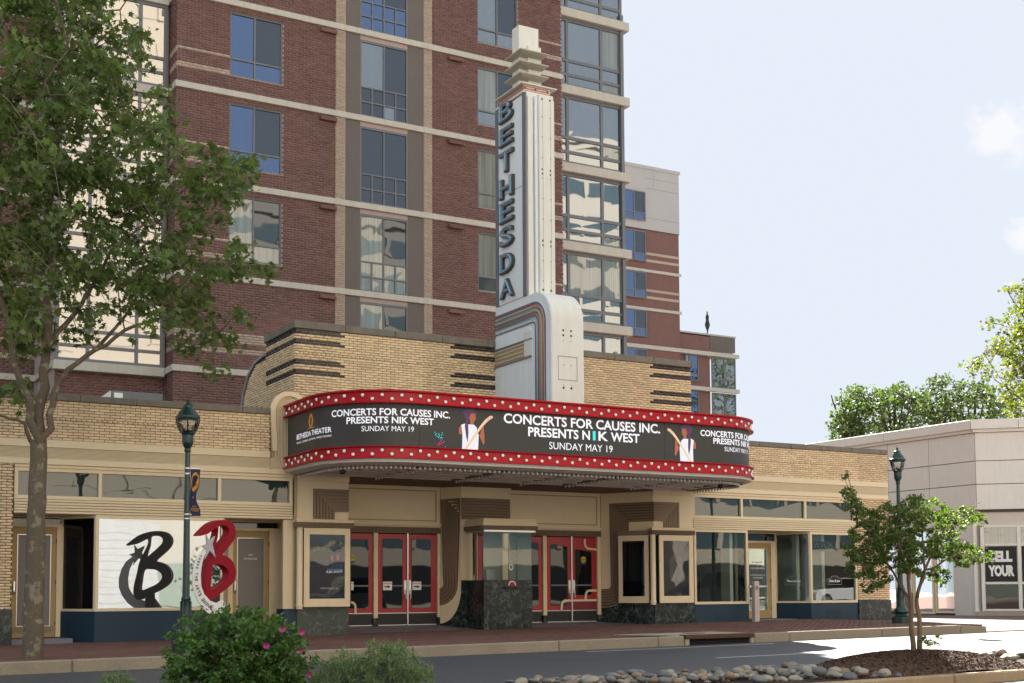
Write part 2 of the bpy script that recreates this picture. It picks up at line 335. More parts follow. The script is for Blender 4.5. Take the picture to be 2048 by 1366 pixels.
MT = dict(
 red_brick=M("red brick", (.175,.092,.083), .85, rnd=.16, hue=.008, var=.16, streak=.12, bump=.15),
 red_mortar=M("pale mortar", (.40,.32,.31), .9),
 tan_brick=M("tan brick", (.44,.35,.285), .85, rnd=.08, bump=.1),
 brown_brick=M("taupe panel brick", (.145,.125,.115), .85, var=.08, fine=.15, fs=12),
 yellow_brick=M("yellow brick", (.80,.61,.39), .8, rnd=.13, hue=.012, var=.12, vs=1.2, bump=.2, streak=.08),
 yellow_mortar=M("brown mortar", (.16,.105,.06), .95),
 dark_brick=M("dark glazed brick", (.028,.024,.03), .3, rnd=.5, hue=.06, var=.2),
 dark_mortar=M("light joint mortar", (.42,.33,.22), .9),
 coping=M("weathered stone coping", (.2,.18,.15), .9, var=.25, vs=4, streak=.3, fine=.15, bump=.4),
 band=M("cream precast band", (.51,.48,.43), .8, var=.1, streak=.18),
 cream=M("cream paint", (.80,.67,.46), .55, var=.05, streak=.05, fine=.02),
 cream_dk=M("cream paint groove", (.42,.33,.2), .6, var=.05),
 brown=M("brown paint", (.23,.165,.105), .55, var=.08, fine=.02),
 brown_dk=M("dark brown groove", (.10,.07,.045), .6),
 tan_door=M("tan door paint", (.42,.30,.13), .5, var=.08, streak=.06),
 grey_panel=M("grey door panel", (.19,.185,.18), .4, var=.05),
 red_paint=M("red enamel", (.46,.006,.018), .4, var=.05, fine=.02, coat=.08, spec=.25),
 red_door=M("red door enamel", (.42,.018,.03), .4, var=.08, coat=.2),
 maroon=M("maroon enamel", (.2,.012,.03), .4, coat=.2),
 blue_paint=M("dark blue paint", (.013,.038,.066), .55, var=.12, streak=.1),
 black=M("black metal", (.012,.012,.015), .4),
 chrome=M("brushed metal", (.6,.6,.6), .3, metal=.9),
 alum=M("grey window frame", (.155,.165,.185), .45, var=.05),
 galv=M("galvanised flashing", (.4,.45,.5), .4, metal=.5, var=.15),
 white_panel=M("white metal panel", (.45,.44,.44), .6, var=.05, streak=.04),
 pylon_white=M("pylon cream enamel", (.74,.73,.69), .5, var=.06, streak=.13, fine=.02),
 pylon_blue_shade=M("pylon enamel in blue shade", (.78,.83,.88), .5, var=.05, streak=.12, fine=.02),  # blue shade of the sign's side face put into the enamel colour
 pylon_trim=M("slate trim", (.17,.17,.21), .5),
 fin=M("fin metal", (.42,.39,.32), .5, var=.1, streak=.1),
 letter_blue=M("letter steel blue face", (.17,.23,.31), .35, var=.25, vs=9, coat=.3),
 letter_edge=M("letter brown edge", (.06,.055,.06), .5),
 neon=M("unlit neon tube", (.35,.55,.68), .15, coat=.5),
 neon_red=M("red neon tube", (.5,.12,.08), .2, coat=.4),
 neon_green=M("green neon tube", (.45,.55,.3), .2, coat=.4),
 screen=M("led screen", (.03,.029,.027), .5, var=.06, fine=.12, fs=160, emit=.08),
 led_white=M("led white", (.72,.73,.80), .6, var=.02, emit=0.135),
 led_cyan=M("led cyan", (.05,.62,.66), .6, emit=0.120),
 led_orange=M("led orange", (.55,.25,.06), .6, emit=0.075),
 led_skin=M("led skin", (.40,.13,.07), .6, emit=0.060, var=.2, vs=8),
 led_hair=M("led hair", (.11,.05,.13), .6, emit=0.030, var=.3, vs=15),
 led_dress=M("led white dress", (.66,.70,.80), .6, emit=0.105, var=.12, vs=9),
 led_wood=M("led bass wood", (.74,.52,.36), .6, emit=0.090),
 led_purple=M("led purple", (.3,.1,.5), .6, emit=0.120),
 led_green=M("led green", (.03,.5,.35), .6, emit=0.120),
 led_red=M("led red", (.6,.03,.1), .6, emit=0.090),
 bulb=M("frosted bulb", (.85,.74,.70), .25, coat=.4, emit=0.036),
 socket=M("bulb socket", (.04,.006,.008), .5),
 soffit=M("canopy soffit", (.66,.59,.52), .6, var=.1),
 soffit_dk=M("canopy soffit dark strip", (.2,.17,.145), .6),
 fascia=M("grey fascia", (.62,.59,.55), .5, var=.08),
 lamp_green=M("dark green cast iron", (.008,.035,.032), .28, var=.2, coat=.3),
 banner=M("navy banner", (.018,.015,.06), .7, var=.15),
 gold=M("gold print", (.55,.28,.03), .6),
 figure_grey=M("dim grey print", (.10,.12,.13), .6),
 white=M("white print", (.88,.88,.88), .6),
 black_print=M("black print", (.015,.015,.018), .6),
 grey_print=M("grey print", (.3,.31,.33), .6),
 sculpt=M("sculpture red paint", (.30,.008,.02), .5, var=.1, spec=.2),
 silver=M("silver star", (.5,.5,.53), .45, metal=.2),
 conc=M("concrete", (.40,.345,.26), .9, var=.15, fine=.25, fs=70, bump=.5, streak=0),
 curb=M("aggregate curb", (.31,.255,.19), .92, var=.22, vs=1.5, fine=.4, fs=55, bump=.7, bs=60),
 curb_near=M("warm worn curb", (.37,.27,.17), .92, var=.25, vs=2, fine=.35, fs=55, bump=.7, bs=60),
 rust=M("rusty curb plate", (.09,.045,.03), .8, var=.3, vs=5),
 asphalt=M("asphalt", (.052,.056,.066), .6, spec=.6, var=.28, streak=.12, vs=.6, fine=.3, fs=90, bump=.4, bs=120),
 line=M("road paint", (.62,.62,.60), .8, var=.25, vs=6),
 paver=M("brick paver", (.17,.082,.066), .85, rnd=.2, hue=.012, var=.25, vs=.5, bump=.3),
 paver_lit=M("sunlit driveway brick", (.16,.10,.09), .8, var=.2, fine=.25, fs=30, bump=.4),  # paler copy of the paver, its sunlit tone put into the colour
 paver_joint=M("paver sand joint", (.10,.06,.05), .95),
 mulch=M("bark mulch", (.085,.05,.034), .95, rnd=.5, hue=.01, var=.2),
 soil=M("soil", (.05,.032,.022), .98, var=.3, vs=6, bump=1),
 bark=M("sycamore bark", (.13,.105,.075), .9, var=.2, fine=.3, fs=25, bump=.6, bs=30, col2=(.24,.215,.15), mixs=5, thr=(.56,.62)),
 bark2=M("myrtle bark", (.20,.13,.085), .85, var=.3, vs=5, bump=.4, bs=40),
 bark_dk=M("dark bark", (.06,.045,.035), .9, var=.3, vs=3),
 dusty=M("beige stucco", (.34,.29,.235), .8, var=.06),
 pale=M("pale facade", (.42,.37,.31), .8, var=.05),
 metal_shaded=M("shaded taupe metal panel", (.62,.58,.53), .45, var=.06, streak=.1),  # showroom cladding with the side face's shade put into its colour
 metal_lit=M("lit metal panel", (.80,.78,.74), .5, var=.05, streak=.1),  # paler copy of the same cladding, coloured for the brighter lit front
 joint=M("panel joint", (.10,.09,.085), .9),
 faint=M("faint joint", (.30,.29,.29), .9),
 interior=M("dim interior wall", (.34,.38,.35), .9, var=.1),
 interior_lt=M("pale interior wall", (.55,.62,.56), .9, var=.1),
 dark=M("dark interior", (.012,.013,.015), .9),
 post=M("pinkish white post", (.55,.47,.45), .6),
 marble=MARBLE("green marble", (.012,.020,.022), (.16,.20,.17)),
 marble_lt=MARBLE("grey green marble", (.055,.072,.062), (.19,.21,.18), 1.6),
 poster_dark=M("poster dark ink", (.02,.025,.035), .4, var=.4, vs=3),
 poster_blue=M("poster blue ink", (.04,.05,.16), .4, var=.4, vs=5),
 poster_teal=M("poster teal ink", (.12,.35,.38), .4),
 yellow=M("yellow print", (.5,.42,.03), .5),
 aqua=M("aqua print", (.045,.075,.09), .5),
 roof=M("roof membrane", (.12,.115,.11), .9),
 pink=M("rose petals", (.42,.04,.24), .5, rnd=.3),
 wood_chair=M("olive chair back", (.16,.13,.07), .6),
 sage=M("sage painted wall", (.24,.27,.22), .8),
 stucco_white=M("corrugated white wall", (.42,.40,.38), .8),
 car_white=M("white car paint", (.75,.76,.78), .25, coat=.8, var=.01, fine=0),
 car_black=M("dark car paint", (.015,.016,.02), .2, coat=.8, var=.01, fine=0),
 tyre=M("tyre rubber", (.015,.015,.015), .8),
 silt=M("gutter sand", (.36,.29,.22), .95, var=.3, vs=5),
)
MT['glass_blue'] = GL("painted sky reflection glass", (.012,.026,.085), .22, (.5,.68,1), .05, .7, vert=.3)  # blue of the reflected sky painted into base colour and tint
MT['glass_dark'] = GL("dark screened glass", (.018,.022,.028), .07, (.8,.9,1), .05, .8)
MT['glass_pale'] = GL("pale curtained glass", (.22,.25,.23), .10, (.9,.95,1), .06, .9, vert=.4)
MT['glass_teal'] = GL("teal curtained glass", (.05,.085,.10), .22, (.92,.96,1), .06, .9, vert=.35)
MT['glass_bay'] = GL("bay glass", (.23,.24,.23), .24, (1,.97,.92), .03, .6)
MT['glass_tower'] = GL("corner bay glass", (.05,.08,.095), .24, (.9,.95,1), .05, .6, vert=.3)
MT['glass_mirror'] = GL("mirror glass", (.05,.05,.05), .30, (.86,.94,1), .035, .8)
MT['glass_shop'] = GL("storefront glass", (.85,.93,.91), .035, (.95,1,.98), .03, .8, clear=1)
MT['glass_lobby'] = GL('lobby', (.01,.01,.01), .02)
MT['glass_tr'] = GL("transom glass", (.03,.042,.042), .035, (.95,1,.98), .05, 1.2)
MT['glass_door'] = GL("door glass", (.003,.004,.007), .015, (.9,.95,1), .02, 1)
MT['glass_case'] = GL("poster case glass", (.9,.9,.95), .02, (.95,1,1), .04, 1.2, clear=1)
MT['glass_lamp'] = GL("lantern glass", (.93,.93,.9), .06, (1,1,1), .0, 1, clear=1)
MT['stone'] = [M("river stone %d" % i, c, .65, var=.25, vs=6, fine=.15) for i, c in enumerate(
    [(.25,.225,.19), (.17,.175,.175), (.28,.20,.14), (.13,.13,.13), (.32,.29,.24), (.22,.16,.115)])]
MT['leaf_syc'] = LEAF("sycamore leaf", (.115,.155,.068), .45, .455, .02, .3, 1.0)
MT['leaf_myr'] = LEAF("myrtle leaf", (.075,.115,.032), .5, .45, .02, .3, 3)
MT['leaf_rose'] = LEAF("rose leaf", (.085,.16,.045), .35, .4, .02, .3, 4)
MT['leaf_lav'] = LEAF("silvery shrub leaf", (.16,.22,.12), .35, .35, .015, .3, 4)
MT['leaf_far'] = LEAF("far tree leaf", (.075,.11,.05), .34, .4, .02, .35, .5)
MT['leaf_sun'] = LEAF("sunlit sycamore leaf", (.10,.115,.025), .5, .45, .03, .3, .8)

# ------------------------------------------------------------------ lettering
def glyphs(body, bold=0.0, extrude=0.0, spacing=1.0, res=3):
    cu = bpy.data.curves.new("txt", 'FONT'); cu.body = body; cu.size = 1; cu.offset = bold; cu.extrude = extrude
    cu.align_x = 'LEFT'; cu.resolution_u = res; cu.space_character = spacing
    o = bpy.data.objects.new("txt", cu); COL.objects.link(o)
    me = bpy.data.meshes.new_from_object(o.evaluated_get(bpy.context.evaluated_depsgraph_get()))
    vs = [tuple(v.co) for v in me.vertices]; fs = [tuple(p.vertices) for p in me.polygons]
    bpy.data.objects.remove(o); bpy.data.curves.remove(cu); bpy.data.meshes.remove(me)
    return vs, fs
def fit(vs, W, H, align='c'):
    x0 = min(v[0] for v in vs); x1 = max(v[0] for v in vs); y0 = min(v[1] for v in vs); y1 = max(v[1] for v in vs)
    sx = W/(x1-x0); sy = H/(y1-y0)
    return [((v[0]-(x0+x1)/2)*sx, (v[1]-(y0+y1)/2)*sy, v[2]) for v in vs]
def text(name, body, parent, mat, c, W, H, ux=(1,0,0), uz=(0,0,1), bold=.0, extrude=.002, fn=None, res=3, kind=None, depth=None, spacing=1.0):
    vs, fs = glyphs(body, bold, extrude, spacing, res); vs = fit(vs, W, H)
    ux, uz = Vector(ux).normalized(), Vector(uz).normalized(); nn = ux.cross(uz)
    mb = MB()
    zs = 1 if depth is None else depth/max(extrude, 1e-6)/2
    if fn: P = [fn(v[0], v[1], v[2]) for v in vs]
    else: P = [Vector(c) + ux*v[0] + uz*v[1] + nn*v[2]*zs for v in vs]
    mb.add(P, fs)
    return ob(name, mb, mat, parent, recalc=False)
# ------------------------------------------------------------------ bricks
def brick_rects(z0, z1, H, L, joint, spans, half=False, header_rows=(), phase=0.0):
    """running bond; spans(zc) -> list of (a, b) along the wall"""
    out = []; r = 0; z = z0
    nrows = int(round((z1 - z0) / H))
    for r in range(nrows):
        za, zb = z0 + r*H + joint/2, z0 + (r+1)*H - joint/2
        LL = L/2 if r in header_rows else L
        for a, b in spans((za+zb)/2):
            x = math.floor((a - phase)/LL)*LL + phase + (LL/2 if r % 2 else 0) - LL
            while x < b:
                xa, xb = max(a, x + joint/2), min(b, x + LL - joint/2)
                if xb - xa > LL*.12: out.append((xa, xb, za, zb, abs((xb-xa) - (L-joint)) < 1e-4))
                x += LL
    return out
_BQ = np.array([[0,1,2,3],[0,4,5,1],[3,2,6,7],[0,3,7,4],[1,5,6,2]])
def brick_field(parent, rects, axis, P, proud, mat, nparts, name='brick', stuff='brickwork', near=None, sign=-1, jit=.003):
    if not rects: return
    rects = list(rects)
    parts = []
    if nparts:
        full = [i for i, r in enumerate(rects) if r[4]]
        if near is not None: full.sort(key=lambda i: near(rects[i]))
        pick = set(full[:nparts]); parts = [rects[i] for i in full[:nparts]]
        rects = [r for i, r in enumerate(rects) if i not in pick]
    off = ORG.get(root_of(parent), Vector((0,0,0)))
    if parts:
        w, h = parts[0][1]-parts[0][0], parts[0][3]-parts[0][2]
        me = bpy.data.meshes.new(name)
        V = [(0,0),(w,0),(w,h),(0,h)]
        if axis == 'y': vs = [(a, sign*proud, b) for a, b in V] + [(a, 0, b) for a, b in V]
        else: vs = [(sign*proud, a, b) for a, b in V] + [(0, a, b) for a, b in V]
        me.from_pydata(vs, [], [tuple(q) for q in [[0,1,2,3],[0,4,5,1],[3,2,6,7],[0,3,7,4],[1,5,6,2]]])
        me.materials.append(mat)
        for r in parts:
            o = bpy.data.objects.new(name, me)
            j = random.uniform(-jit, jit)
            o.location = (Vector((r[0], P + j, r[2])) if axis == 'y' else Vector((P + j, r[0], r[2]))) - off
            link(o, parent)
    if rects:
        A = np.array([r[:4] for r in rects]); n = len(A)
        V = np.zeros((n, 8, 3)); j = rng.uniform(-jit, jit, n)
        xs = A[:, [0,1,1,0]]; zs = A[:, [2,2,3,3]]
        ia, ip = (0, 1) if axis == 'y' else (1, 0)
        V[:, :4, ia] = xs; V[:, 4:, ia] = xs; V[:, :4, 2] = zs; V[:, 4:, 2] = zs
        V[:, :4, ip] = (P + sign*proud + j)[:, None]; V[:, 4:, ip] = P
        Fq = (_BQ[None] + (np.arange(n)*8)[:, None, None]).reshape(-1, 4)
        np_mesh_idx(stuff, V.reshape(-1, 3), Fq, mat, parent, 'stuff')
def cut(a, b, holes):
    """interval a..b minus hole intervals"""
    out = [(a, b)]
    for h0, h1 in holes:
        nxt = []
        for s, e in out:
            if h1 <= s or h0 >= e: nxt.append((s, e)); continue
            if h0 > s: nxt.append((s, h0))
            if h1 < e: nxt.append((h1, e))
        out = nxt
    return [(s, e) for s, e in out if e - s > .02]
def wall_with_holes(mb, x0, x1, z0, z1, y0, y1, holes):
    """slab facing -y from boxes around rectangular holes (hx0,hx1,hz0,hz1)"""
    zs = sorted({z0, z1, *[h[2] for h in holes if z0 < h[2] < z1], *[h[3] for h in holes if z0 < h[3] < z1]})
    for a, b in zip(zs, zs[1:]):
        hs = [(h[0], h[1]) for h in holes if h[2] < (a+b)/2 < h[3]]
        for s, e in cut(x0, x1, hs): mb.box(s, e, y0, y1, a, b)
    return mb

def window(parent, Y, x0, x1, z0, z1, vs=(), hs=(), fw=.05, panes=None, mat_f='alum', depth=.07, name='window', gy=.045, default='glass_blue', xf=None, bars=None):
    """frame bars + one pane per light. vs: x of full mullions; hs: z of full rails; panes(i,j)->material key"""
    f = MB()
    X = [x0] + list(vs) + [x1]; Z = [z0] + list(hs) + [z1]
    f.box(x0, x1, Y, Y+depth, z0, z0+fw); f.box(x0, x1, Y, Y+depth, z1-fw, z1)
    f.box(x0, x0+fw, Y, Y+depth, z0+fw, z1-fw); f.box(x1-fw, x1, Y, Y+depth, z0+fw, z1-fw)
    for x in vs: f.box(x-fw/2, x+fw/2, Y+.002, Y+depth-.002, z0+fw, z1-fw)
    for z in hs:
        for a, b in zip(X, X[1:]): f.box(a+fw/2+.001, b-fw/2-.001, Y+.006, Y+depth-.006, z-fw/2, z+fw/2)
    if bars:
        for a, b, c, d in bars: f.box(a, b, Y+.008, Y+depth-.008, c, d)
    wf = ob(name, f, MT[mat_f], parent)
    for i in range(len(X)-1):
        for j in range(len(Z)-1):
            k = panes(i, j) if panes else default
            a, b = X[i] + (fw if i == 0 else fw/2), X[i+1] - (fw if i == len(X)-2 else fw/2)
            c, d = Z[j] + (fw if j == 0 else fw/2), Z[j+1] - (fw if j == len(Z)-2 else fw/2)
            t = random.uniform(-.0025, .0025); t2 = random.uniform(-.0025, .0025)   # panes never sit quite true
            ob('pane', MB().face((a, Y+gy+t, c), (b, Y+gy-t+t2, c), (b, Y+gy-t, d), (a, Y+gy+t+t2, d)), MT[k], wf, recalc=False)
    return wf

# ================================================================== GROUND
gS = lambda x, y: .08 + .009*x - (28.5 - y)*.0075       # sidewalk
gR = lambda x, y: -.165 + .009*x                          # road
def sheet(name, x0, x1, y0, y1, fz, mat, nx=8, ny=2, dz=0, kind='structure', parent=None):
    mb = MB()
    for i in range(nx+1):
        for j in range(ny+1):
            x, y = x0+(x1-x0)*i/nx, y0+(y1-y0)*j/ny; mb.v.append((x, y, fz(x, y)+dz))
    for i in range(nx):
        for j in range(ny):
            a = i*(ny+1)+j; mb.f.append((a, a+ny+1, a+ny+2, a+1))
    return ob(name, mb, mat, parent, kind=kind, recalc=False)
gnd = sheet('ground', -400, 900, -500, 900, lambda x, y: -.9 + .0002*x, MT['conc'], 4, 4)
gnd['label'] = 'wide flat ground beneath the street and the buildings'; gnd['category'] = 'ground'
road = sheet('road', -60, 130, -14, 22.47, gR, MT['asphalt'], 20, 6)
tag(road, 'dark asphalt road in front of the theater, sunlit on the right', 'road')
# painted lane lines
for i, (xa, xb, yy) in enumerate(((14.0, 18.9, 21.75), (14.6, 20.4, 18.35), (-12, 100, 1.2), (-9, -4, 7.0), (30, 36, 18.35))):
    l_ = sheet('lane_line', xa, xb, yy-.05, yy+.05, gR, MT['line'], 6, 1, .004)
    tag(l_, ['thin white line on the road nearest the far curb', 'white lane line on the road nearer the stony median', 'long white line on the near roadway',
             'short white dash on the near roadway left', 'white dash farther right along the road'][i], 'road marking')
tag(sheet('far_sidewalk', -60, 130, -24, -14.02, lambda x, y: gR(x, y)+.12, MT['conc'], 10, 2), 'unseen pale concrete sidewalk across the street, added for warm bounce', 'sidewalk')  # out of view; added to bounce warm sunlight onto the facade
# sidewalk: mortar bed + pavers
side = sheet('sidewalk', -30, 26.6, 22.62, 33, gS, MT['paver_joint'], 12, 4, -.012)
tag(side, 'brick paved sidewalk in front of the theater', 'sidewalk')
ORG[side] = Vector((0, 0, 0))
cl = lambda v: max(0.0, min(1.0, v))
def zdr(x, y):
    road_ = gR(x, 0)+.02; t = cl((y-22.6)/14); b = road_*(1-t) - .16*t; w = cl((x-26.6)/9); e = cl((y-22.6)/1.4)
    return road_*(1-e) + (gS(x, y)*(1-w) + b*w)*e
side2 = sheet('driveway', 26.6, 110, 22.62, 70, zdr, MT['paver_lit'], 60, 40, -.012)
tag(side2, 'low brick paved driveway apron right of the curb end', 'driveway'); ORG[side2] = Vector((0, 0, 0))
def pavers(parent, x0, x1, y0, y1, fz, nparts, skip=None):
    L, W = .205, .102; P = []
    for r in range(int((y1-y0)/W)):
        for c in range(int((x1-x0)/L)+1):
            x = x0 + c*L + (L/2 if r % 2 else 0); y = y0 + r*W
            if x+L > x1 or (skip and skip(x, y)): continue
            P.append((x, y))
    P.sort(key=lambda p: abs(p[0]-12)+2*abs(p[1]-23)) 
    off = ORG.get(parent, Vector((0,0,0)))
    me = bpy.data.meshes.new('paver'); a, b = L-.006, W-.006
    vs = [(0,0,0),(a,0,0),(a,b,0),(0,b,0)]; vs = [(x, y, .012+.009*x) for x, y, z in vs] + [(x, y, -.01) for x, y, z in vs]
    me.from_pydata(vs, [], [(0,1,2,3),(0,4,5,1),(3,2,6,7),(0,3,7,4),(1,5,6,2)]); me.materials.append(MT['paver'])
    for x, y in P[:nparts]:
        o = bpy.data.objects.new('paver', me); o.location = (x, y, fz(x, y)-.012+random.uniform(-.0015, .0015)); link(o, parent)
    A = np.array(P[nparts:]); n = len(A)
    V = np.zeros((n, 8, 3)); xs = np.array([0,a,a,0,0,a,a,0]); ys = np.array([0,0,b,b,0,0,b,b])
    V[:, :, 0] = A[:, 0:1] + xs; V[:, :, 1] = A[:, 1:2] + ys
    zz = .08 + .009*V[:, :, 0] - (28.5 - V[:, :, 1])*.0075 + rng.uniform(-.0015, .0015, n)[:, None]
    if fz is not gS: zz = zz - .016
    V[:, :, 2] = zz; V[:, 4:, 2] -= .02
    Fq = (_BQ[None] + (np.arange(n)*8)[:, None, None]).reshape(-1, 4)
    np_mesh_idx('paving', V.reshape(-1, 3), Fq, MT['paver'], parent, 'stuff')
pavers(side, -2, 26.6, 22.7, 29.9, gS, 300, lambda x, y: 15.9 < x < 19.0 and y < 23.75)

# curb stones
curb = ob('curb', MB().box(-30, -29, 22.46, 22.6, -.3, -.15), MT['curb'], None, kind='structure', loc=(0, 0, 0))
tag(curb, 'long concrete curb edging the brick sidewalk', 'curb')
xs = [-20, -14, -8, -2, 4.2, 7.3, 10.5, 13.8, 16.3]
def curb_stone(xa, xb, y0, y1, parent, mat, top, bot, bev=.018):
    g = .006
    mb = MB().add([(xa+g, y0, bot(xa)), (xb-g, y0, bot(xb)), (xb-g, y1, bot(xb)), (xa+g, y1, bot(xa)),
                   (xa+g, y0+.012, top(xa)), (xb-g, y0+.012, top(xb)), (xb-g, y1, top(xb)), (xa+g, y1, top(xa))],
                  [(0,3,2,1),(4,5,6,7),(0,1,5,4),(1,2,6,5),(2,3,7,6),(3,0,4,7)])
    return ob('curb_stone', mb, mat, parent, bevel=bev)
tp = lambda x: gS(x, 22.55)+.008
bt = lambda x: gR(x, 22.4) - .1
for a, b in zip(xs, xs[1:]): curb_stone(a, b, 22.44, 22.64, curb, MT['curb'], tp, bt)
for a, b in ((16.3, 17.0), (18.95, 20.0), (20.0, 22.9), (22.9, 25.6)): curb_stone(a, b, 22.44, 22.64, curb, MT['curb'], tp, bt)
curb_stone(25.6, 26.55, 22.44, 22.64, curb, MT['curb'], lambda x: tp(x) - max(0, x-26.1)*.12, bt)
for ci_, pts in enumerate((((6.5, 21.2), (9.0, 20.4), (11.6, 18.9), (12.8, 18.6), (13.6, 17.4)), ((15.5, 20.9), (17.0, 21.0), (19.5, 20.6), (22.0, 20.8), (27, 20.5)), ((20.0, 17.0), (23.0, 17.3), (26.0, 16.9)))):
    P_ = []
    for (xa, ya), (xb, yb) in zip(pts, pts[1:]):
        for u in np.linspace(0, 1, 9)[:-1]: P_.append((xa+(xb-xa)*u, ya+(yb-ya)*u+random.uniform(-.04, .04)))
    m_ = MB()
    for (xa, ya), (xb, yb) in zip(P_, P_[1:]):
        w_ = random.uniform(.008, .018); m_.face((xa, ya-w_, gR(xa, 0)+.003), (xb, yb-w_, gR(xb, 0)+.003), (xb, yb+w_, gR(xb, 0)+.003), (xa, ya+w_, gR(xa, 0)+.003))
    tag(ob('road_crack', m_, MT['black'], None, kind='stuff', loc=(0, 0, 0), recalc=False), ['dark winding tar crack on the shaded road left of the lane lines', 'thin tar crack along the road near the storm drain', 'short tar crack on the sunlit road'][ci_], 'road crack')
curb_stone(26.58, 60, 22.44, 22.64, curb, MT['curb'], lambda x: gR(x, 0)+.03, bt, .01)
ob('end_face', MB().face((26.602, 22.64, -.4), (26.602, 29.0, -.4), (26.602, 29.0, gS(26.6, 29)-.005), (26.602, 22.64, gS(26.6, 22.6)+.0)), MT['conc'], curb, recalc=False)
# storm drain inlet
t = thing('storm_drain', 'storm drain inlet with a rusty lip set in the curb', 'storm drain', (17.95, 22.6, gS(18, 22.6)))
z_ = gS(17.95, 22.6)
ob('slab', MB().prism([(16.0, 23.7, z_+.0), (17.0, 22.66, z_-.006), (18.9, 22.66, z_+.012), (18.7, 23.7, z_+.02)], (0, 0, .012)), MT['conc'], t)
ob('lip', MB().box(17.01, 18.94, 22.42, 22.66, z_-.075, z_+.02), MT['rust'], t, bevel=.01)
ob('opening', MB().box(17.12, 18.84, 22.52, 22.9, z_-.26, z_-.08), MT['dark'], t)
for a, b in ((17.01, 17.12), (18.84, 18.94)): ob('side_block', MB().box(a, b, 22.44, 22.66, z_-.26, z_-.077), MT['conc'], t)
ob('manhole_lid', MB().lathe((17.9, 23.3, z_+.012), [(.3, 0), (.3, .008), (.27, .012)], 24), MT['rust'], t)

# median bed
MY0, MY1 = 11.66, 14.15
mt_ = lambda x: gR(x, 0)+.135
med = ob('median', MB().add([(-20, MY0+.1, -.3), (80, MY0+.1, .4), (80, MY1-.1, .4), (-20, MY1-.1, -.3), (-20, MY0+.1, mt_(-20)-.04), (80, MY0+.1, mt_(80)-.04), (80, MY1-.1, mt_(80)-.04), (-20, MY1-.1, mt_(-20)-.04)],
        [(0,3,2,1),(4,5,6,7),(0,1,5,4),(1,2,6,5),(2,3,7,6),(3,0,4,7)]), MT['soil'], None, kind='structure', loc=(0, 0, 0))
tag(med, 'planted median strip with stones and mulch between the roadways', 'median')
x = -14.0; k = 0
while x < 60:
    L = random.uniform(2.2, 3.1)
    curb_stone(x, x+L, MY0-.03, MY0+.14, med, MT['curb_near'], mt_, bt, .02)
    curb_stone(x+.7, x+.7+L, MY1-.14, MY1+.03, med, MT['curb'], lambda q: mt_(q)-.03, bt, .02)
    x += L
# mulch mound (height field + loose chips)
def mound_z(x, y):
    u = (x-13.75)/(1.85 if x > 13.75 else 1.75); v = (y-12.9)/1.15; r = u*u+v*v
    return mt_(x) - .03 + (.26*max(0, 1-r)**.8 if r < 1 else 0)
mb = MB(); nx, ny = 70, 34
for i in range(nx+1):
    for j in range(ny+1):
        x, y = 11.6+4.4*i/nx, MY0+.16+(MY1-MY0-.32)*j/ny
        mb.v.append((x, y, mound_z(x, y)+random.uniform(-.008, .012)))
for i in range(nx):
    for j in range(ny): a = i*(ny+1)+j; mb.f.append((a, a+ny+1, a+ny+2, a+1))
md = ob('mulch_mound', mb, MT['mulch'], None, kind='stuff', loc=(0, 0, 0), recalc=False)
tag(md, 'rounded mound of brown bark mulch around the small tree', 'mulch')
N = 16000
cx = rng.normal(13.75, 1.0, N); cy = rng.uniform(MY0+.2, MY1-.2, N)
keep = (np.abs(cx-13.75) < 2.3); cx, cy = cx[keep], cy[keep]; N = len(cx)
cz = np.array([mound_z(a, b) for a, b in zip(cx, cy)]) + rng.uniform(.0, .02, N)
def rand_frames(N):
    a = rng.normal(size=(N, 3)); a /= np.linalg.norm(a, axis=1)[:, None]
    b = rng.normal(size=(N, 3)); b -= (a*b).sum(1)[:, None]*a; b /= np.linalg.norm(b, axis=1)[:, None]
    return a, b
a, b = rand_frames(N); a[:, 2] *= .35; L = rng.uniform(.006, .024, N)[:, None]; W = rng.uniform(.003, .008, N)[:, None]
c = np.stack([cx, cy, cz], 1)
V = np.stack([c-a*L-b*W, c+a*L-b*W, c+a*L+b*W, c-a*L+b*W], 1).reshape(-1, 3)
ch = np_mesh('mulch_chips', V, 4, MT['mulch'], None, 'stuff', (0, 0, 0)); tag(ch, 'loose shredded bark chips scattered over the mound', 'mulch chips')

# ================================================================== APARTMENT TOWER
T = 40.0; FL = [8.38 + 3.06*k for k in range(-1, 7)]
tw = thing('apartment_tower', 'tall red brick apartment tower with cream bands and glass bays', 'apartment building', (17.6, 40, 0))
wtop = ob('upper_wall', MB().box(10.42, 24.9, T-.02, T+.01, 25.2, 36), MT['red_brick'], tw)
ob('left_wall', MB().box(-18, 10.40, T+4.22, T+14, -.5, 36), MT['red_mortar'], tw)
ob('bay_core', MB().box(7.0, 10.40, T+1.05, T+4.2, -.5, 36), MT['red_mortar'], tw)
ob('glass_bay_core', MB().box(24.93, 28.2, T+1.4, T+14, -.5, 36), MT['dark'], tw)
C1 = [(12.13, 13.93, F+.52, F+2.68) for F in FL[2:7]]
C2 = [(16.73, 18.51, F+.02, F+2.70) for F in FL[1:7]]
C3 = [(21.30, 23.00, F+.52, F+2.68) for F in FL[2:7]]
holes = C1+C3
ob('wall', wall_with_holes(MB(), 10.42, 24.9, 3, 25.2, T+.012, T+.13, holes+C2), MT['red_mortar'], tw)
ob('core', MB().box(10.42, 24.9, T+.131, T+14, -.5, 36), MT['red_mortar'], tw)
def main_spans(z):
    hs = [(h[0], h[1]) for h in holes if h[2] < z < h[3]]
    hs += [(15.81, 19.46)]
    for F in FL:
        if F-.21 < z < F+.0: return []
    return cut(10.42, 24.9, hs)
def in_stripe(z, F): return F+.50 < z < F+.66 or F+1.05 < z < F+1.21
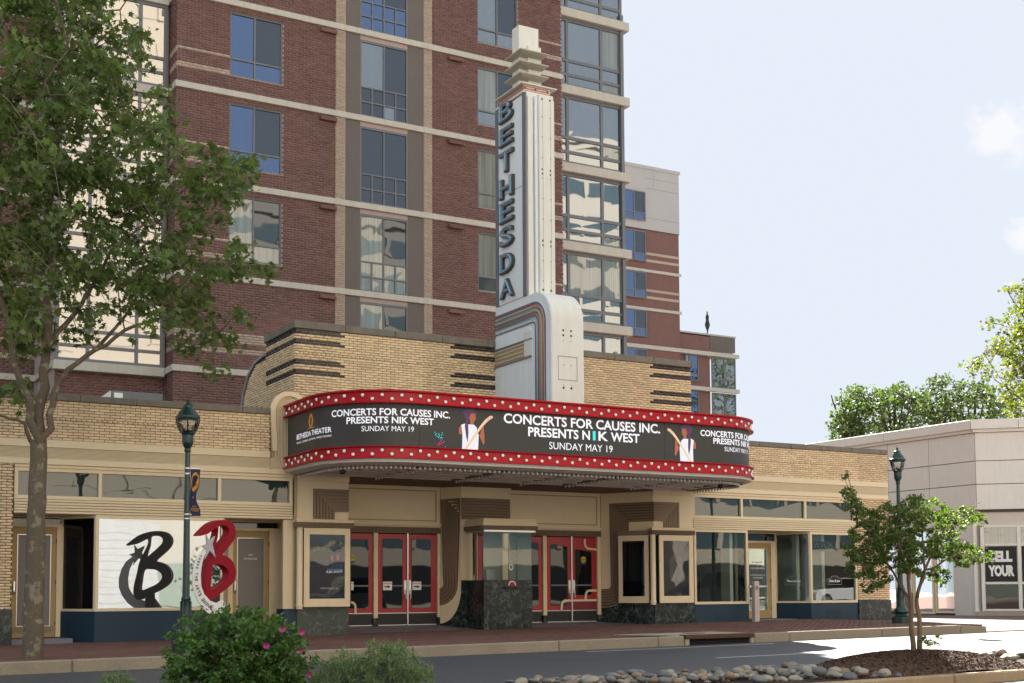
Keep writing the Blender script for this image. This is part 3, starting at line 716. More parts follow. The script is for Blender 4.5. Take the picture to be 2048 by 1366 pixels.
def split(rects, tanfn):
    a, b = [], []
    for r in rects: (b if tanfn((r[0]+r[1])/2, (r[2]+r[3])/2) else a).append(r)
    return a, b
HB, LB = .085, .245
rr_all = []
for F in FL[:-1] + [FL[-1]]:
    rr_all += brick_rects(F, F+2.85, HB*2.85/2.89*1.0, LB, .015, main_spans)
def tanfn(x, z):
    for F in FL:
        if in_stripe(z, F) or (F < 9 and F > 8 and (F+.85 < z < F+1.12)): return x < 12.13 or x > 23.0 or F < 9 and x < 15.0
    return False
red, tan = split(rr_all, tanfn)
near_cam = lambda r: (r[0]-14)**2 + ((r[2]+r[3])/2-9)**2 if r[2] > 6.3 and r[0] > 12 and r[0] < 15.8 else 1e4+abs(r[0]-14)
brick_field(tw, red, 'y', T+.012, .018, MT['red_brick'], 300, near=near_cam)
brick_field(tw, tan, 'y', T+.012, .018, MT['tan_brick'], 0, stuff='tan_brickwork')
# pilasters and taupe panels
for xa, xb in ((15.81, 16.17), (19.13, 19.46)):
    rs = []
    for F in FL: rs += brick_rects(F, F+2.85, .0648, .24, .011, lambda z: [(xa+.01, xb-.01)], phase=xa)
    ob('pilaster', MB().box(xa, xb, T-.02, T+.012, 4, 24), MT['dark_mortar'], tw)
    brick_field(tw, rs, 'y', T-.02, .014, MT['tan_brick'], 0, stuff='pilaster_bricks')
for xa, xb in ((16.17, 16.72), (18.52, 19.13)):
    ob('taupe_panel', MB().box(xa, xb, T-.005, T+.011, 4, 24), MT['brown_brick'], tw)
# precast bands
for F in FL:
    ob('band', MB().box(10.34, 24.93, T-.075, T+.01, F-.205, F), MT['band'], tw, bevel=.012)
    ob('band', MB().box(-18, 6.92, T+4.14, T+4.21, F-.205, F), MT['band'], tw)
    ob('band', MB().box(6.92, 10.33, T+.78, T+1.04, F-.29, F), MT['band'], tw, bevel=.012)
    ob('band', MB().box(10.34, 10.415, T+.03, T+4.1, F-.205, F), MT['band'], tw)
    ob('band', MB().box(6.90, 6.97, T+1.05, T+4.13, F-.205, F), MT['band'], tw)
    for vx in (15.30, 20.15):
        ob('vent_hood', MB().prism([(vx-.06, T-.005, F-.27), (vx+.52, T-.005, F-.27), (vx+.52, T-.16, F-.31), (vx-.06, T-.16, F-.31)], (0, 0, -.13)), MT['red_brick'], tw, bevel=.015)
# left brick wall, return face
rs = []
for F in FL: rs += brick_rects(F, F+2.85, HB, LB, .012, lambda z: [(-4, 6.9)])
red, tan = split(rs, lambda x, z: any(in_stripe(z, F) for F in FL))
brick_field(tw, red, 'y', T+4.22, .018, MT['red_brick'], 0); brick_field(tw, tan, 'y', T+4.22, .018, MT['tan_brick'], 0, stuff='tan_brickwork')
rs = []
for F in FL: rs += brick_rects(F, F+2.85, HB, LB, .012, lambda z: [(T+.03, T+1.0)])
red, tan = split(rs, lambda x, z: any(in_stripe(z, F) for F in FL))
brick_field(tw, red, 'x', 10.42, .018, MT['red_brick'], 0); brick_field(tw, tan, 'x', 10.42, .018, MT['tan_brick'], 0, stuff='tan_brickwork')
rs = brick_rects(4, 8.05, HB, LB, .012, lambda z: [(7.0, 10.38)])
brick_field(tw, rs, 'y', T+1.05, .018, MT['red_brick'], 0)
# windows in brick
blue = ['glass_blue', 'glass_dark']
seq1 = {2: ('glass_pale', 'glass_dark'), 3: ('glass_blue', 'glass_dark'), 4: ('glass_blue', 'glass_dark'), 5: ('glass_blue', 'glass_dark'), 6: ('glass_blue', 'glass_dark')}
for k, (xa, xb, za, zb) in enumerate(C1):
    top = seq1[k+2]
    window(tw, T+.055, xa, xb, za, zb, [ (xa+xb)/2-.05], [za+.60], .055, lambda i, j: (top[i] if j else ('glass_pale' if top[0] == 'glass_pale' else 'glass_blue')), depth=.06)
for k, (xa, xb, za, zb) in enumerate(C3):
    window(tw, T+.055, xa, xb, za, zb, [(xa+xb)/2], [za+.55], .055, lambda i, j: (random.choice(('glass_teal', 'glass_pale')) if j and i == 0 else random.choice(('glass_dark', 'glass_teal')) if j else random.choice(('glass_teal', 'glass_pale'))), depth=.06)
for k, (xa, xb, za, zb) in enumerate(C2):
    q = (xb-xa)/4; pal = 'glass_pale' if k < 2 else ('glass_dark' if k == 2 else 'glass_blue')
    m_ = 'glass_pale' if k < 2 else 'glass_teal' if k == 3 else 'glass_dark' if k == 2 else 'glass_blue'
    f = MB(); z1_, z2_ = za+.50, za+1.02; w = .045; Yw = T+.02
    for x in (xa, xb-w): f.box(x, x+w, Yw, T+.08, za, zb)
    for z in (za, z1_-w/2, z2_-w/2, zb-w*1.6): f.box(xa+w, xb-w, Yw+.003, T+.078, z, z+w*(1.6 if z > zb-.2 else 1))
    f.box(xa+2*q-w/2, xa+2*q+w/2, Yw-.004, T+.082, za+w, zb-w)
    for u in (1, 3): f.box(xa+u*q-w/2, xa+u*q+w/2, Yw+.001, T+.076, za+w, z2_-w/2)
    wf = ob('window', f, MT['alum'], tw)
    def pn(a, b, c, d, m): 
        t = random.uniform(-.002, .002)
        ob('pane', MB().face((a, T+.06+t, c), (b, T+.06, c), (b, T+.06+t, d), (a, T+.06, d)), MT[m], wf, recalc=False)
    pn(xa+w, xa+2*q-w/2, z2_+w/2, zb-w, m_); pn(xa+2*q+w/2, xb-w, z2_+w/2, zb-w, 'glass_dark')
    for r_, (c, d) in enumerate(((za+w, z1_-w/2), (z1_+w/2, z2_-w/2))):
        for u in range(4): pn(xa+u*q+w/2, xa+(u+1)*q-w/2, c, d, m_ if k != 3 or random.random() < .6 else 'glass_dark')
# left glazed bay
for k, F in enumerate(FL[1:8]):
    top = F+2.78
    window(tw, T+.86, 6.98, 10.30, F+.0, top, [7.95, 9.45], [F+.50, F+.98], .10, lambda i, j: 'glass_bay', name='bay_window', depth=.1)

# side window strip of the left bay
# right glazed corner bay
for k, F in enumerate(FL[1:8]):
    window(tw, T+.88, 24.96, 28.28, F+.02, F+2.73, [25.70, 27.28], [F+.50, F+1.06], .12, lambda i, j: random.choice(('glass_tower', 'glass_tower', 'glass_tower', 'glass_teal', 'glass_pale')) if k < 5 else random.choice(('glass_tower', 'glass_tower', 'glass_blue')), name='bay_window', depth=.1)
    ob('ledge', MB().box(24.95, 28.52, T+.70, T+1.3, F-.33, F+.02), MT['band'], tw, bevel=.02)
    # return side of the bay, looking toward +x
    fr = MB()
    for y in (T+.98, T+2.4): fr.box(28.19, 28.28, y, y+.1, F+.04, F+2.71)
    ob('mullion', fr, MT['alum'], tw)
ob('corner_post', MB().box(28.15, 28.29, T+.80, T+.87, 4, 24), MT['alum'], tw)
# ================================================================== FAR WING
W = 80.0
wg = thing('apartment_wing', 'farther stepped brick wing with pale panels on top, right of the glass bay', 'apartment building', (60, 80, 0))
ob('wall', MB().box(53, 60.55, W, W+14, -1, 29.18), MT['red_brick'], wg)
ob('panel_wall', MB().box(53, 60.6, W-.05, W+14, 29.2, 34.0), MT['white_panel'], wg)
ob('roof_edge', MB().box(53, 60.7, W-.12, W+14, 34.0, 34.25), MT['white_panel'], wg)
ob('panel_joint', MB().box(53, 60.58, W-.058, W-.051, 29.15, 29.2), MT['joint'], wg)
for z in (30.1, 32.45, 33.25): ob('panel_joint', MB().box(57.4, 60.6, W-.056, W-.051, z, z+.04), MT['faint'], wg)
ob('panel_joint', MB().box(58.1, 58.14, W-.057, W-.051, 32.49, 34), MT['faint'], wg)
ob('wall', MB().box(60.57, 63.7, W+.3, W+12, -1, 21.4), MT['red_brick'], wg)
ob('corner_wall', MB().box(63.72, 66.3, W+.28, W+12, 20.3, 21.5), MT['brown_brick'], wg)
ob('roof_edge', MB().box(60.6, 66.35, W+.2, W+12, 21.5, 21.62), MT['white_panel'], wg)
for z in (26.03, 23.02): ob('band', MB().box(55, 60.7, W-.1, W, z-.22, z), MT['band'], wg)
for z in (20.1, 17.25): ob('band', MB().box(55, 66.4, W-.1, W+.28, z-.3, z), MT['band'], wg)
for z in (27.3, 26.75, 24.4, 23.85): ob('tan_stripe', MB().box(57.35, 60.56, W-.02, W+.01, z-.1, z+.1), MT['tan_brick'], wg)
for za, zb in ((29.8, 32.1), (26.6, 28.98), (23.7, 25.75), (20.7, 22.78), (17.6, 19.75), (14.6, 16.9)):
    window(wg, W-.16, 55.0, 57.28, za, zb, [56.2], [za+.6], .09, lambda i, j: 'glass_blue' if (i == 0 or j == 0) else 'glass_dark')
for za, zb in ((17.7, 19.78), (14.6, 16.9)):
    window(wg, W+.2, 61.2, 62.5, za, zb, [61.6], [za+.4], .09, lambda i, j: 'glass_teal' if i == 0 else 'glass_blue')
    window(wg, W+.2, 63.8, 66.25, za-.4, zb, [65.1], [za+.3], .1, lambda i, j: 'glass_tower')
t = thing('folded_parasol', 'dark folded parasol standing on the far flat roof', 'parasol', (63.75, 80.6, 21.62))
ob('pole', MB().tube([(63.75, 80.6, 21.62), (63.75, 80.6, 23.5)], .05), MT['black'], t)
ob('canopy', MB().lathe((63.75, 80.6, 21.9), [(.05, 0), (.22, .5), (.12, .9), (.14, 1.2), (.02, 1.5)], 7), MT['black'], t)
MT['glass_lamp'] = MT['glass_lamp']
# ================================================================== THEATRE BUILDING: left wing, block, right wing
Y0 = 28.5
YB_H, YB_L = .0607, .2195
# ---- left wing
lw = thing('left_storefront', 'yellow brick storefront wing left of the marquee with mirrored shop window', 'building', (4, Y0, 0))
GZ0 = .10
def wing(root, X0, X1, zt=5.32, zb=4.47, rows=14, near=None):
    H = (zt-zb)/rows
    ob('parapet_wall', MB().box(X0, X1, Y0+.012, Y0+.45, zb, zt), MT['yellow_mortar'], root)
    rs = brick_rects(zb, zt, H, YB_L, .013, lambda z: [(X0, X1)], header_rows=(7,))
    brick_field(root, rs, 'y', Y0+.012, .02, MT['yellow_brick'], 300, near=near)
    x = X0
    while x < X1:     # coping stones
        L = min(1.2, X1-x)
        ob('coping_stone', MB().box(x+.004, x+L-.004, Y0-.045, Y0+.5, zt+.004, zt+.15), MT['coping'], root, bevel=.01); x += L
    ob('cornice_board', MB().box(X0, X1, Y0-.02, Y0+.1, zb-.165, zb-.003), MT['cream'], root, bevel=.006)
    # reeded frieze, thin bars standing proud
    z = zb-.17
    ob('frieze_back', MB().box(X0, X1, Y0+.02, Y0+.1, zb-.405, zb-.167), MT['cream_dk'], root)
    for i in range(9):
        ob('reed', MB().box(X0, X1, Y0-.004, Y0+.019, z-.022, z-.004), MT['cream'], root, bevel=.004); z -= .0262
    ob('frieze_board', MB().box(X0, X1, Y0-.025, Y0+.1, zb-.535, zb-.408), MT['cream'], root, bevel=.006)
wing(lw, -3.0, 9.68, near=lambda r: abs(r[0]-8.0) + (0 if r[0] > 3.6 else 100))
# lintel trim over the transoms
for xa, xb, root in ((4.10, 10.26, lw),):
    ob('lintel_board', MB().box(xa, xb, Y0+.0, Y0+.14, 3.865, 3.93), MT['cream'], root, bevel=.006)
# mitred reeded pier with arched head beside the marquee
ar = MB(); cxA, czA = 10.13, 5.42
ob('arch_back', MB().prism([(9.72, Y0-.005, 3.96)] + [(cxA - .46*math.cos(a), Y0-.005, czA + .46*math.sin(a)) for a in np.linspace(0, math.pi, 22)] + [(10.60, Y0-.005, 3.96)], (0, .3, 0)), MT['cream_dk'], lw)
rim = [(9.72+.055, Y0-.04, 4.47)] + [(cxA - .41*math.cos(a), Y0-.04, czA + .41*math.sin(a)) for a in np.linspace(0, math.pi, 24)] + [(10.54, Y0-.04, 4.6)]
ob('arch_rim', MB().bar_path(rim, .055, .04, (0, 1, 0)), MT['cream'], lw)
for i in range(9):
    r = .335 - i*.036
    zlow = 4.30 - .0262*i - .01
    pts = [(cxA - r, Y0-.02, zlow)] + [(cxA - r*math.cos(a), Y0-.02, czA + r*math.sin(a)) for a in np.linspace(0, math.pi, 20)] + [(cxA + r, Y0-.02, 4.6)]
    ob('arch_reed', MB().bar_path(pts, .011, .02, (0, 1, 0)), MT['cream'], lw)
    ob('reed', MB().box(9.66, cxA - r + .011, Y0-.022, Y0-.006, zlow-.009, zlow+.009), MT['cream'], lw)
ob('frieze_board', MB().box(9.68, 10.27, Y0-.025, Y0+.1, 3.935, 4.06), MT['cream'], lw, bevel=.006)
# brick pier, far left, with marble foot
ob('pier_wall', MB().box(-3, 4.085, Y0+.012, Y0+1.5, .86, 3.93), MT['yellow_mortar'], lw)
rs = brick_rects(.86, 3.93, YB_H, YB_L, .013, lambda z: [(-3, 4.08)])
brick_field(lw, rs, 'y', Y0+.012, .02, MT['yellow_brick'], 0)
ob('marble_base', MB().box(-3, 4.10, Y0-.03, Y0+1.5, -.2, .855), MT['marble'], lw, bevel=.006)
# transom row
def transom(root, X0, X1, glass, ztop=3.86, zbot=3.17):
    xs_ = [X0] + [m for m in glass] + [X1]
    window(root, Y0+.02, X0, X1, 3.20, 3.862, glass, [], .075, lambda i, j: 'glass_tr', 'cream', .1, name='transom_window', gy=.07)
    ob('ribbed_sill_back', MB().box(X0, X1, Y0+.03, Y0+.16, 2.885, 3.195), MT['cream_dk'], root)
    for i in range(5):
        ob('rib', MB().box(X0, X1, Y0+.004-.003*i, Y0+.029, 3.14-.061*i, 3.185-.061*i), MT['cream'], root, bevel=.005)
transom(lw, 4.10, 10.24, [5.86, 8.50])
ob('soffit_board', MB().box(4.10, 10.24, Y0+.162, Y0+1.3, 2.88, 2.93), MT['cream'], lw)
# bulkheads and shop window of the left wing
def splay(root, p0, p1, za, zb, th, mat, name):
    p0, p1 = Vector((p0[0], p0[1], 0)), Vector((p1[0], p1[1], 0)); d = (p1-p0).normalized(); n_ = Vector((-d.y, d.x, 0))
    if n_.y < 0: n_ = -n_
    return ob(name, MB().prism([(p.x, p.y, za) for p in (p0, p1, p1+n_*th, p0+n_*th)], (0, 0, zb-za)), MT[mat], root)
def splay_window(root, p0, p1, za, zb, glass, fw=.055):
    P0, P1 = Vector((p0[0], p0[1], 0)), Vector((p1[0], p1[1], 0)); L = (P1-P0).length; d = (P1-P0)/L; n_ = Vector((-d.y, d.x, 0))
    if n_.y < 0: n_ = -n_
    mb = MB()
    def bar(a, b, c, e, t0, t1): mb.prism([(*(P0+d*a+n_*t0).xy, c), (*(P0+d*b+n_*t0).xy, c), (*(P0+d*b+n_*t1).xy, c), (*(P0+d*a+n_*t1).xy, c)], (0, 0, e-c))
    bar(0, L, za, za+fw, 0, .07); bar(0, L, zb-fw, zb, 0, .07); bar(0, fw, za+fw, zb-fw, 0, .07); bar(L-fw, L, za+fw, zb-fw, 0, .07)
    f = ob('window', mb, MT['cream'], root)
    q = [P0+d*fw+n_*.035, P0+d*(L-fw)+n_*.035]
    ob('pane', MB().face((*q[0].xy, za+fw), (*q[1].xy, za+fw), (*q[1].xy, zb-fw), (*q[0].xy, zb-fw)), MT[glass], f, recalc=False)
YD = 29.5
gl_ = .12
ob('bulkhead', MB().box(5.78, 8.60, Y0+.01, Y0+.2, 0, .80), MT['blue_paint'], lw)
splay(lw, (5.22, YD), (5.775, Y0+.01), 0, .80, .15, 'blue_paint', 'bulkhead')
splay(lw, (8.605, Y0+.01), (9.05, YD), 0, .80, .15, 'blue_paint', 'bulkhead')
window(lw, Y0+.0, 5.78, 8.60, .80, 2.883, [], [], .065, lambda i, j: 'glass_mirror', 'cream', .09, name='shop_window', gy=.05)
splay_window(lw, (5.22, YD), (5.775, Y0+.005), .80, 2.88, 'glass_door')
splay_window(lw, (8.605, Y0+.005), (9.05, YD), .80, 2.88, 'glass_door')
ob('shop_back', MB().box(5.3, 9.0, YD+.4, YD+.45, 0, 2.9), MT['dark'], lw)
def leaf_door(root, xa, xb, zb, zt, Y, panel='grey_panel', fr='tan_door', txt=None, hinge='r', lock=True, kick=False):
    f = MB(); w = .11
    f.box(xa, xa+w, Y, Y+.05, zb, zt); f.box(xb-w, xb, Y, Y+.05, zb, zt); f.box(xa+w, xb-w, Y, Y+.05, zt-.16, zt); f.box(xa+w, xb-w, Y, Y+.05, zb, zb+.24)
    d = ob('door', f, MT[fr], root)
    ob('panel', MB().box(xa+w+.012, xb-w-.012, Y+.018, Y+.03, zb+.25, zt-.172), MT[panel], d)
    m = MB()
    for a, b, c, e in ((xa+w, xb-w, zb+.24, zb+.25), (xa+w, xb-w, zt-.172, zt-.16), (xa+w, xa+w+.012, zb+.25, zt-.172), (xb-w-.012, xb-w, zb+.25, zt-.172)): m.box(a, b, Y-.002, Y+.018, c, e)
    ob('bead', m, MT['chrome'], d)
    hx = xb if hinge == 'r' else xa
    for z in (zb+.3, (zb+zt)/2, zt-.3): ob('hinge', MB().box(hx-.012, hx+.02, Y-.012, Y, z-.05, z+.05), MT['brown_dk'], d)
    hx = xa+.055 if hinge == 'r' else xb-.055
    ob('handle', MB().box(hx-.035, hx+.035, Y-.02, Y, zb+.93, zb+1.16), MT['brown'], d, bevel=.004)
    ob('keypad', MB().box(hx-.02, hx+.02, Y-.04, Y-.021, zb+1.0, zb+1.22), MT['chrome'], d, bevel=.004)
    if kick: ob('kick_plate', MB().box(xa+.03, xb-.03, Y-.006, Y-.001, zb+.1, zb+.23), MT['curb'], d)
    if txt:
        for s_, z, w_ in txt: text('lettering', s_, d, MT['white'], ((xa+xb)/2, Y+.014, z), w_, .042, bold=.005)
    return d
def recess(root, xa, xb, zb, door_x, txt=None, top=2.65, **kw):
    ob('transom_bar', MB().box(xa, xb, YD-.03, YD+.08, top+.0, top+.07), MT['cream'], root)
    ob('fanlight', MB().box(xa+.05, xb-.05, YD+.02, YD+.03, top+.07, 2.85), MT['glass_door'], root)
    ob('lintel', MB().box(xa, xb, YD-.03, YD+.08, 2.85, 2.88), MT['cream'], root)
    ob('jamb', MB().box(door_x[1]+.004, xb, YD-.04, YD+.08, zb, top), MT['cream'], root)
    if door_x[0]-xa > .02: ob('jamb', MB().box(xa, door_x[0]-.004, YD-.04, YD+.08, zb, top), MT['cream'], root)
    ob('step', MB().box(xa-.1, xb+.05, Y0+.1, YD+.06, 0, zb-.012), MT['pylon_trim'], root)
    return leaf_door(root, door_x[0], door_x[1], zb, top-.005, YD, txt=txt, **kw)
d1 = recess(lw, 4.10, 5.30, .24, (4.22, 5.14), kick=True)
d2 = recess(lw, 9.02, 10.26, .24, (9.12, 10.00), txt=(('NO', 2.08, .10), ('ENTRANCE', 1.99, .31)))
ob('jamb_wall', MB().box(10.26, 10.34, Y0+.03, YD+.2, 0, 3.0), MT['cream'], lw)
ob('jamb_base', MB().box(10.03, 10.335, Y0+.0, Y0+.5, 0, .80), MT['blue_paint'], lw)
ob('jamb_board', MB().box(10.03, 10.255, Y0+.05, Y0+.16, .805, 2.88), MT['cream'], lw)
ob('rainwater_strip', MB().box(10.27, 10.335, Y0-.03, Y0+.029, .80, 3.93), MT['cream_dk'], lw)
ob('roof', MB().box(-3, 10.25, Y0+.5, Y0+7, 5.0, 5.05), MT['roof'], lw)
ob('back_wall', MB().box(-3, 10.2, YD+.6, YD+.7, 0, 5.0), MT['dark'], lw)
t = thing('rooftop_air_unit', 'small grey metal air unit on the left wing roof', 'air conditioner', (8.2, 35.5, 5.06))
ob('casing', MB().box(7.55, 8.95, 35.5, 36.5, 5.2, 6.72), MT['alum'], t, bevel=.02)
ob('hood', MB().prism([(7.54, 35.52, 6.7), (7.54, 36.5, 6.7), (7.25, 36.3, 6.3)], (0, .01, .0)).prism([(7.2, 35.5, 6.45), (7.54, 35.5, 6.72), (7.54, 35.5, 6.45)], (0, .9, 0)), MT['galv'], t)
ob('label_plate', MB().box(7.62, 7.85, 35.48, 35.499, 6.4, 6.66), MT['white'], t)
ob('base', MB().box(7.6, 8.9, 35.6, 36.4, 5.05, 5.2), MT['galv'], t)

# ---- raised centre block
bl = thing('theater_block', 'raised yellow brick center block with dark glazed stripes behind the marquee', 'building', (16, Y0, 0))
BX0, BX1, BZT = 10.27, 21.92, 7.42
ob('wall', MB().box(BX0+.012, BX1, Y0+.012, 30.6, 3.9, BZT), MT['yellow_mortar'], bl)
nr = int((BZT-4.2)/YB_H); zb0 = BZT - nr*YB_H
dark_rows = {0, 1, 4, 5, 12, 13, 16, 17}
def rows_split(spans_fn, axis_a, axis_b):
    yel, drk = [], []
    for r in brick_rects(zb0, BZT, YB_H, YB_L, .013, lambda z: [(axis_a, axis_b)], header_rows=tuple(nr-1-q for q in (9,))):
        row = nr - 1 - int(((r[2]+r[3])/2 - zb0)/YB_H)
        d = row in dark_rows and spans_fn(r)
        (drk if d else yel).append(r)
    return yel, drk
xm1, xm2 = PY(688, 700, Y0).x, PY(907, 720, Y0).x
xm3 = PY(1306, 740, Y0).x
f_ = lambda r: (r[0]+r[1])/2 < xm1 or xm2 < (r[0]+r[1])/2 < 16.6 or (r[0]+r[1])/2 > xm3
yel, drk = rows_split(f_, BX0, BX1)
cl_ = []
for r in yel + drk: cl_.append(r)
brick_field(bl, yel, 'y', Y0+.012, .02, MT['yellow_brick'], 260, near=lambda r: abs(r[0]-12.3) + (0 if r[2] > 5.9 and 10.3 < r[0] else 100))
for r in [1]:
    ob('stripe_back', MB().box(BX0+.015, xm1, Y0+.008, Y0+.0118, BZT-2*YB_H, BZT), MT['dark_mortar'], bl)
for q in (0, 4, 12, 16):
    for a, b in ((BX0+.015, xm1), (xm2, 15.68), (xm3, BX1-.01)):
        if q == 0 and a < 11: continue
        ob('stripe_back', MB().box(a, b, Y0+.008, Y0+.0118, BZT-(q+2)*YB_H, BZT-q*YB_H), MT['dark_mortar'], bl)
brick_field(bl, drk, 'y', Y0+.012, .018, MT['dark_brick'], 40, name='dark_brick', stuff='dark_brickwork', near=lambda r: abs(r[0]-11)+(0 if r[2] > 6 else 9))
yel, drk = rows_split(lambda r: True, Y0+.0, 30.6)
brick_field(bl, yel, 'x', BX0+.012, .02, MT['yellow_brick'], 0)
brick_field(bl, drk, 'x', BX0+.012, .018, MT['dark_brick'], 0, stuff='dark_brickwork')
# curved buttress at the back of the left return
prof = [(30.6, 4.0), (32.6, 4.0), (32.55, 5.8), (32.35, 6.3), (31.95, 6.75), (31.4, 7.0), (30.6, 7.08)]
ob('buttress', MB().prism([(BX0+.02, y, z) for y, z in prof], (.4, 0, 0)), MT['yellow_mortar'], bl)
def bt_span(z):
    yy = 32.5
    P = prof[1:]
    for (ya, za), (yb, zb_) in zip(P, P[1:]):
        if za <= z <= zb_: yy = ya + (yb-ya)*(z-za)/(zb_-za)
    return [(30.605, yy-.02)] if z < 7.0 else []
rs = brick_rects(zb0, BZT, YB_H, YB_L, .013, bt_span)
yel = [r for r in rs]; brick_field(bl, yel, 'x', BX0+.02, .02, MT['yellow_brick'], 0)
ob('curved_flashing', MB().bar_path([(BX0+.2, y, z) for y, z in [(32.62, 4.6), (32.6, 5.8), (32.4, 6.34), (32.0, 6.8), (31.43, 7.06), (30.7, 7.14)]], .03, .24, (1, 0, 0)), MT['galv'], bl)
x = BX0-.04
while x < BX1+.03:
    L = min(1.3, BX1+.04-x)
    ob('coping_stone', MB().box(x+.004, x+L-.004, Y0-.045, Y0+.55, BZT+.004, BZT+.18), MT['coping'], bl, bevel=.012); x += L
for ya, yb in ((Y0+.56, 29.6), (29.608, 30.66)):
    ob('coping_stone', MB().box(BX0-.04, BX0+.45, ya, yb, BZT+.004, BZT+.18), MT['coping'], bl, bevel=.012)
ob('coping_stone', MB().box(BX1-.4, BX1+.04, Y0+.56, 30.6, BZT+.004, BZT+.18), MT['coping'], bl)
t = tag(ob('roof_globe_light', MB().lathe((20.0, 29.4, BZT+.18), [(.02, 0), (.02, .08), (.07, .1), (.09, .18), (.06, .25), (.01, .27)], 14), MT['glass_pale'], None, True, loc=(20.0, 29.4, BZT+.18)), 'small round globe light on the block parapet right of the sign', 'light')

# ---- right wing
rw = thing('right_storefront', 'yellow brick storefront wing right of the marquee with box office door', 'building', (25, Y0, 0))
wing(rw, 21.93, 29.45, near=lambda r: abs(r[0]-25.6))
ob('lintel_board', MB().box(21.94, 28.12, Y0+.0, Y0+.14, 3.865, 3.93), MT['cream'], rw, bevel=.006)
transom(rw, 21.94, 28.10, [23.70, 26.10])
ob('soffit_board', MB().box(21.94, 28.10, Y0+.162, Y0+1.3, 2.88, 2.93), MT['cream'], rw)
ob('pier_wall', MB().box(28.11, 29.44, Y0+.012, Y0+1.5, .86, 3.93), MT['yellow_mortar'], rw)
rs = brick_rects(.86, 3.93, YB_H, YB_L, .013, lambda z: [(28.12, 29.44)])
brick_field(rw, rs, 'y', Y0+.012, .02, MT['yellow_brick'], 0)
ob('marble_base', MB().box(28.115, 29.46, Y0-.03, Y0+1.5, 0, .855), MT['marble'], rw, bevel=.006)
ob('bulkhead', MB().box(21.96, 23.88, Y0+.01, Y0+.2, 0, .79), MT['blue_paint'], rw)
ob('bulkhead', MB().box(26.24, 28.10, Y0+.01, Y0+.2, 0, .79), MT['blue_paint'], rw)
splay(rw, (25.74, YD), (26.235, Y0+.01), 0, .79, .15, 'blue_paint', 'bulkhead')
splay(rw, (23.885, Y0+.01), (24.3, YD), 0, .79, .15, 'blue_paint', 'bulkhead')
window(rw, Y0+.0, 21.96, 23.88, .79, 2.883, [], [], .07, lambda i, j: 'glass_shop', 'cream', .09, name='shop_window', gy=.05)
window(rw, Y0+.0, 26.24, 28.10, .79, 2.883, [], [], .07, lambda i, j: 'glass_shop', 'cream', .09, name='shop_window', gy=.05)
splay_window(rw, (25.74, YD), (26.235, Y0+.005), .79, 2.88, 'glass_shop')
splay_window(rw, (23.885, Y0+.005), (24.3, YD), .79, 2.88, 'glass_shop')
for xa in (22.65, 26.85):     # louvred vents in the bulkheads
    for i in range(5): ob('louvre', MB().box(xa, xa+.65, Y0-.004, Y0+.009, .36+.05*i, .385+.05*i), MT['blue_paint'], rw)
d3 = recess(rw, 24.3, 25.74, .34, (24.62, 25.56), panel='glass_shop', txt=None, top=2.57)
for s_, z, w_ in (('BOX OFFICE', 2.0, .33), ('&', 1.9, .035), ('EXECUTIVE OFFICES', 1.82, .55), ('bethesdabluesjazz.com', 1.62, .58), ('240.330.4500', 1.54, .36)):
    text('lettering', s_, d3, MT['white'], (25.09, YD+.012, z), w_, .045, bold=.012)
ob('push_bar', MB().box(24.74, 25.44, YD-.03, YD-.01, 1.26, 1.31), MT['chrome'], d3)
# interior seen through the glass
ob('interior_wall', MB().box(21.95, 28.6, 32.2, 32.3, 0, 3.0), MT['interior'], rw)
ob('interior_wall', MB().box(24.9, 25.0, YD+.3, 32.2, 0, 2.9), MT['interior'], rw)
ob('interior_wall', MB().box(28.3, 28.4, Y0+.3, 32.2, 0, 2.9), MT['interior_lt'], rw)
ob('interior_floor', MB().box(21.95, 28.6, Y0+.2, 32.2, 0, .2), MT['soffit'], rw)
ob('interior_column', MB().box(22.0, 22.9, 31.0, 31.6, .2, 2.9), MT['interior_lt'], rw)
ob('curtain', MB().box(27.0, 27.12, Y0+.35, Y0+.8, .2, 2.88), MT['interior_lt'], rw)
ob('curtain', MB().box(26.5, 26.62, Y0+.9, Y0+1.1, .2, 2.88), MT['interior_lt'], rw)
ob('curtain', MB().box(23.45, 23.56, Y0+.3, Y0+.7, .2, 2.88), MT['interior_lt'], rw)
ob('interior_partition', MB().box(22.55, 24.3, 31.3, 31.35, .2, 2.3), MT['dark'], rw)
ob('ceiling', MB().box(21.95, 28.6, Y0+1.31, 32.2, 2.9, 2.95), MT['interior'], rw)
ob('back_wall', MB().box(21.93, 29.4, 32.31, 32.4, 0, 5.0), MT['dark'], rw)
ob('roof', MB().box(21.93, 29.4, Y0+.5, Y0+7, 5.0, 5.05), MT['roof'], rw)
ob('side_wall', MB().box(29.2, 29.445, YD+.6, Y0+7, 0, 5.0), MT['yellow_brick'], rw)
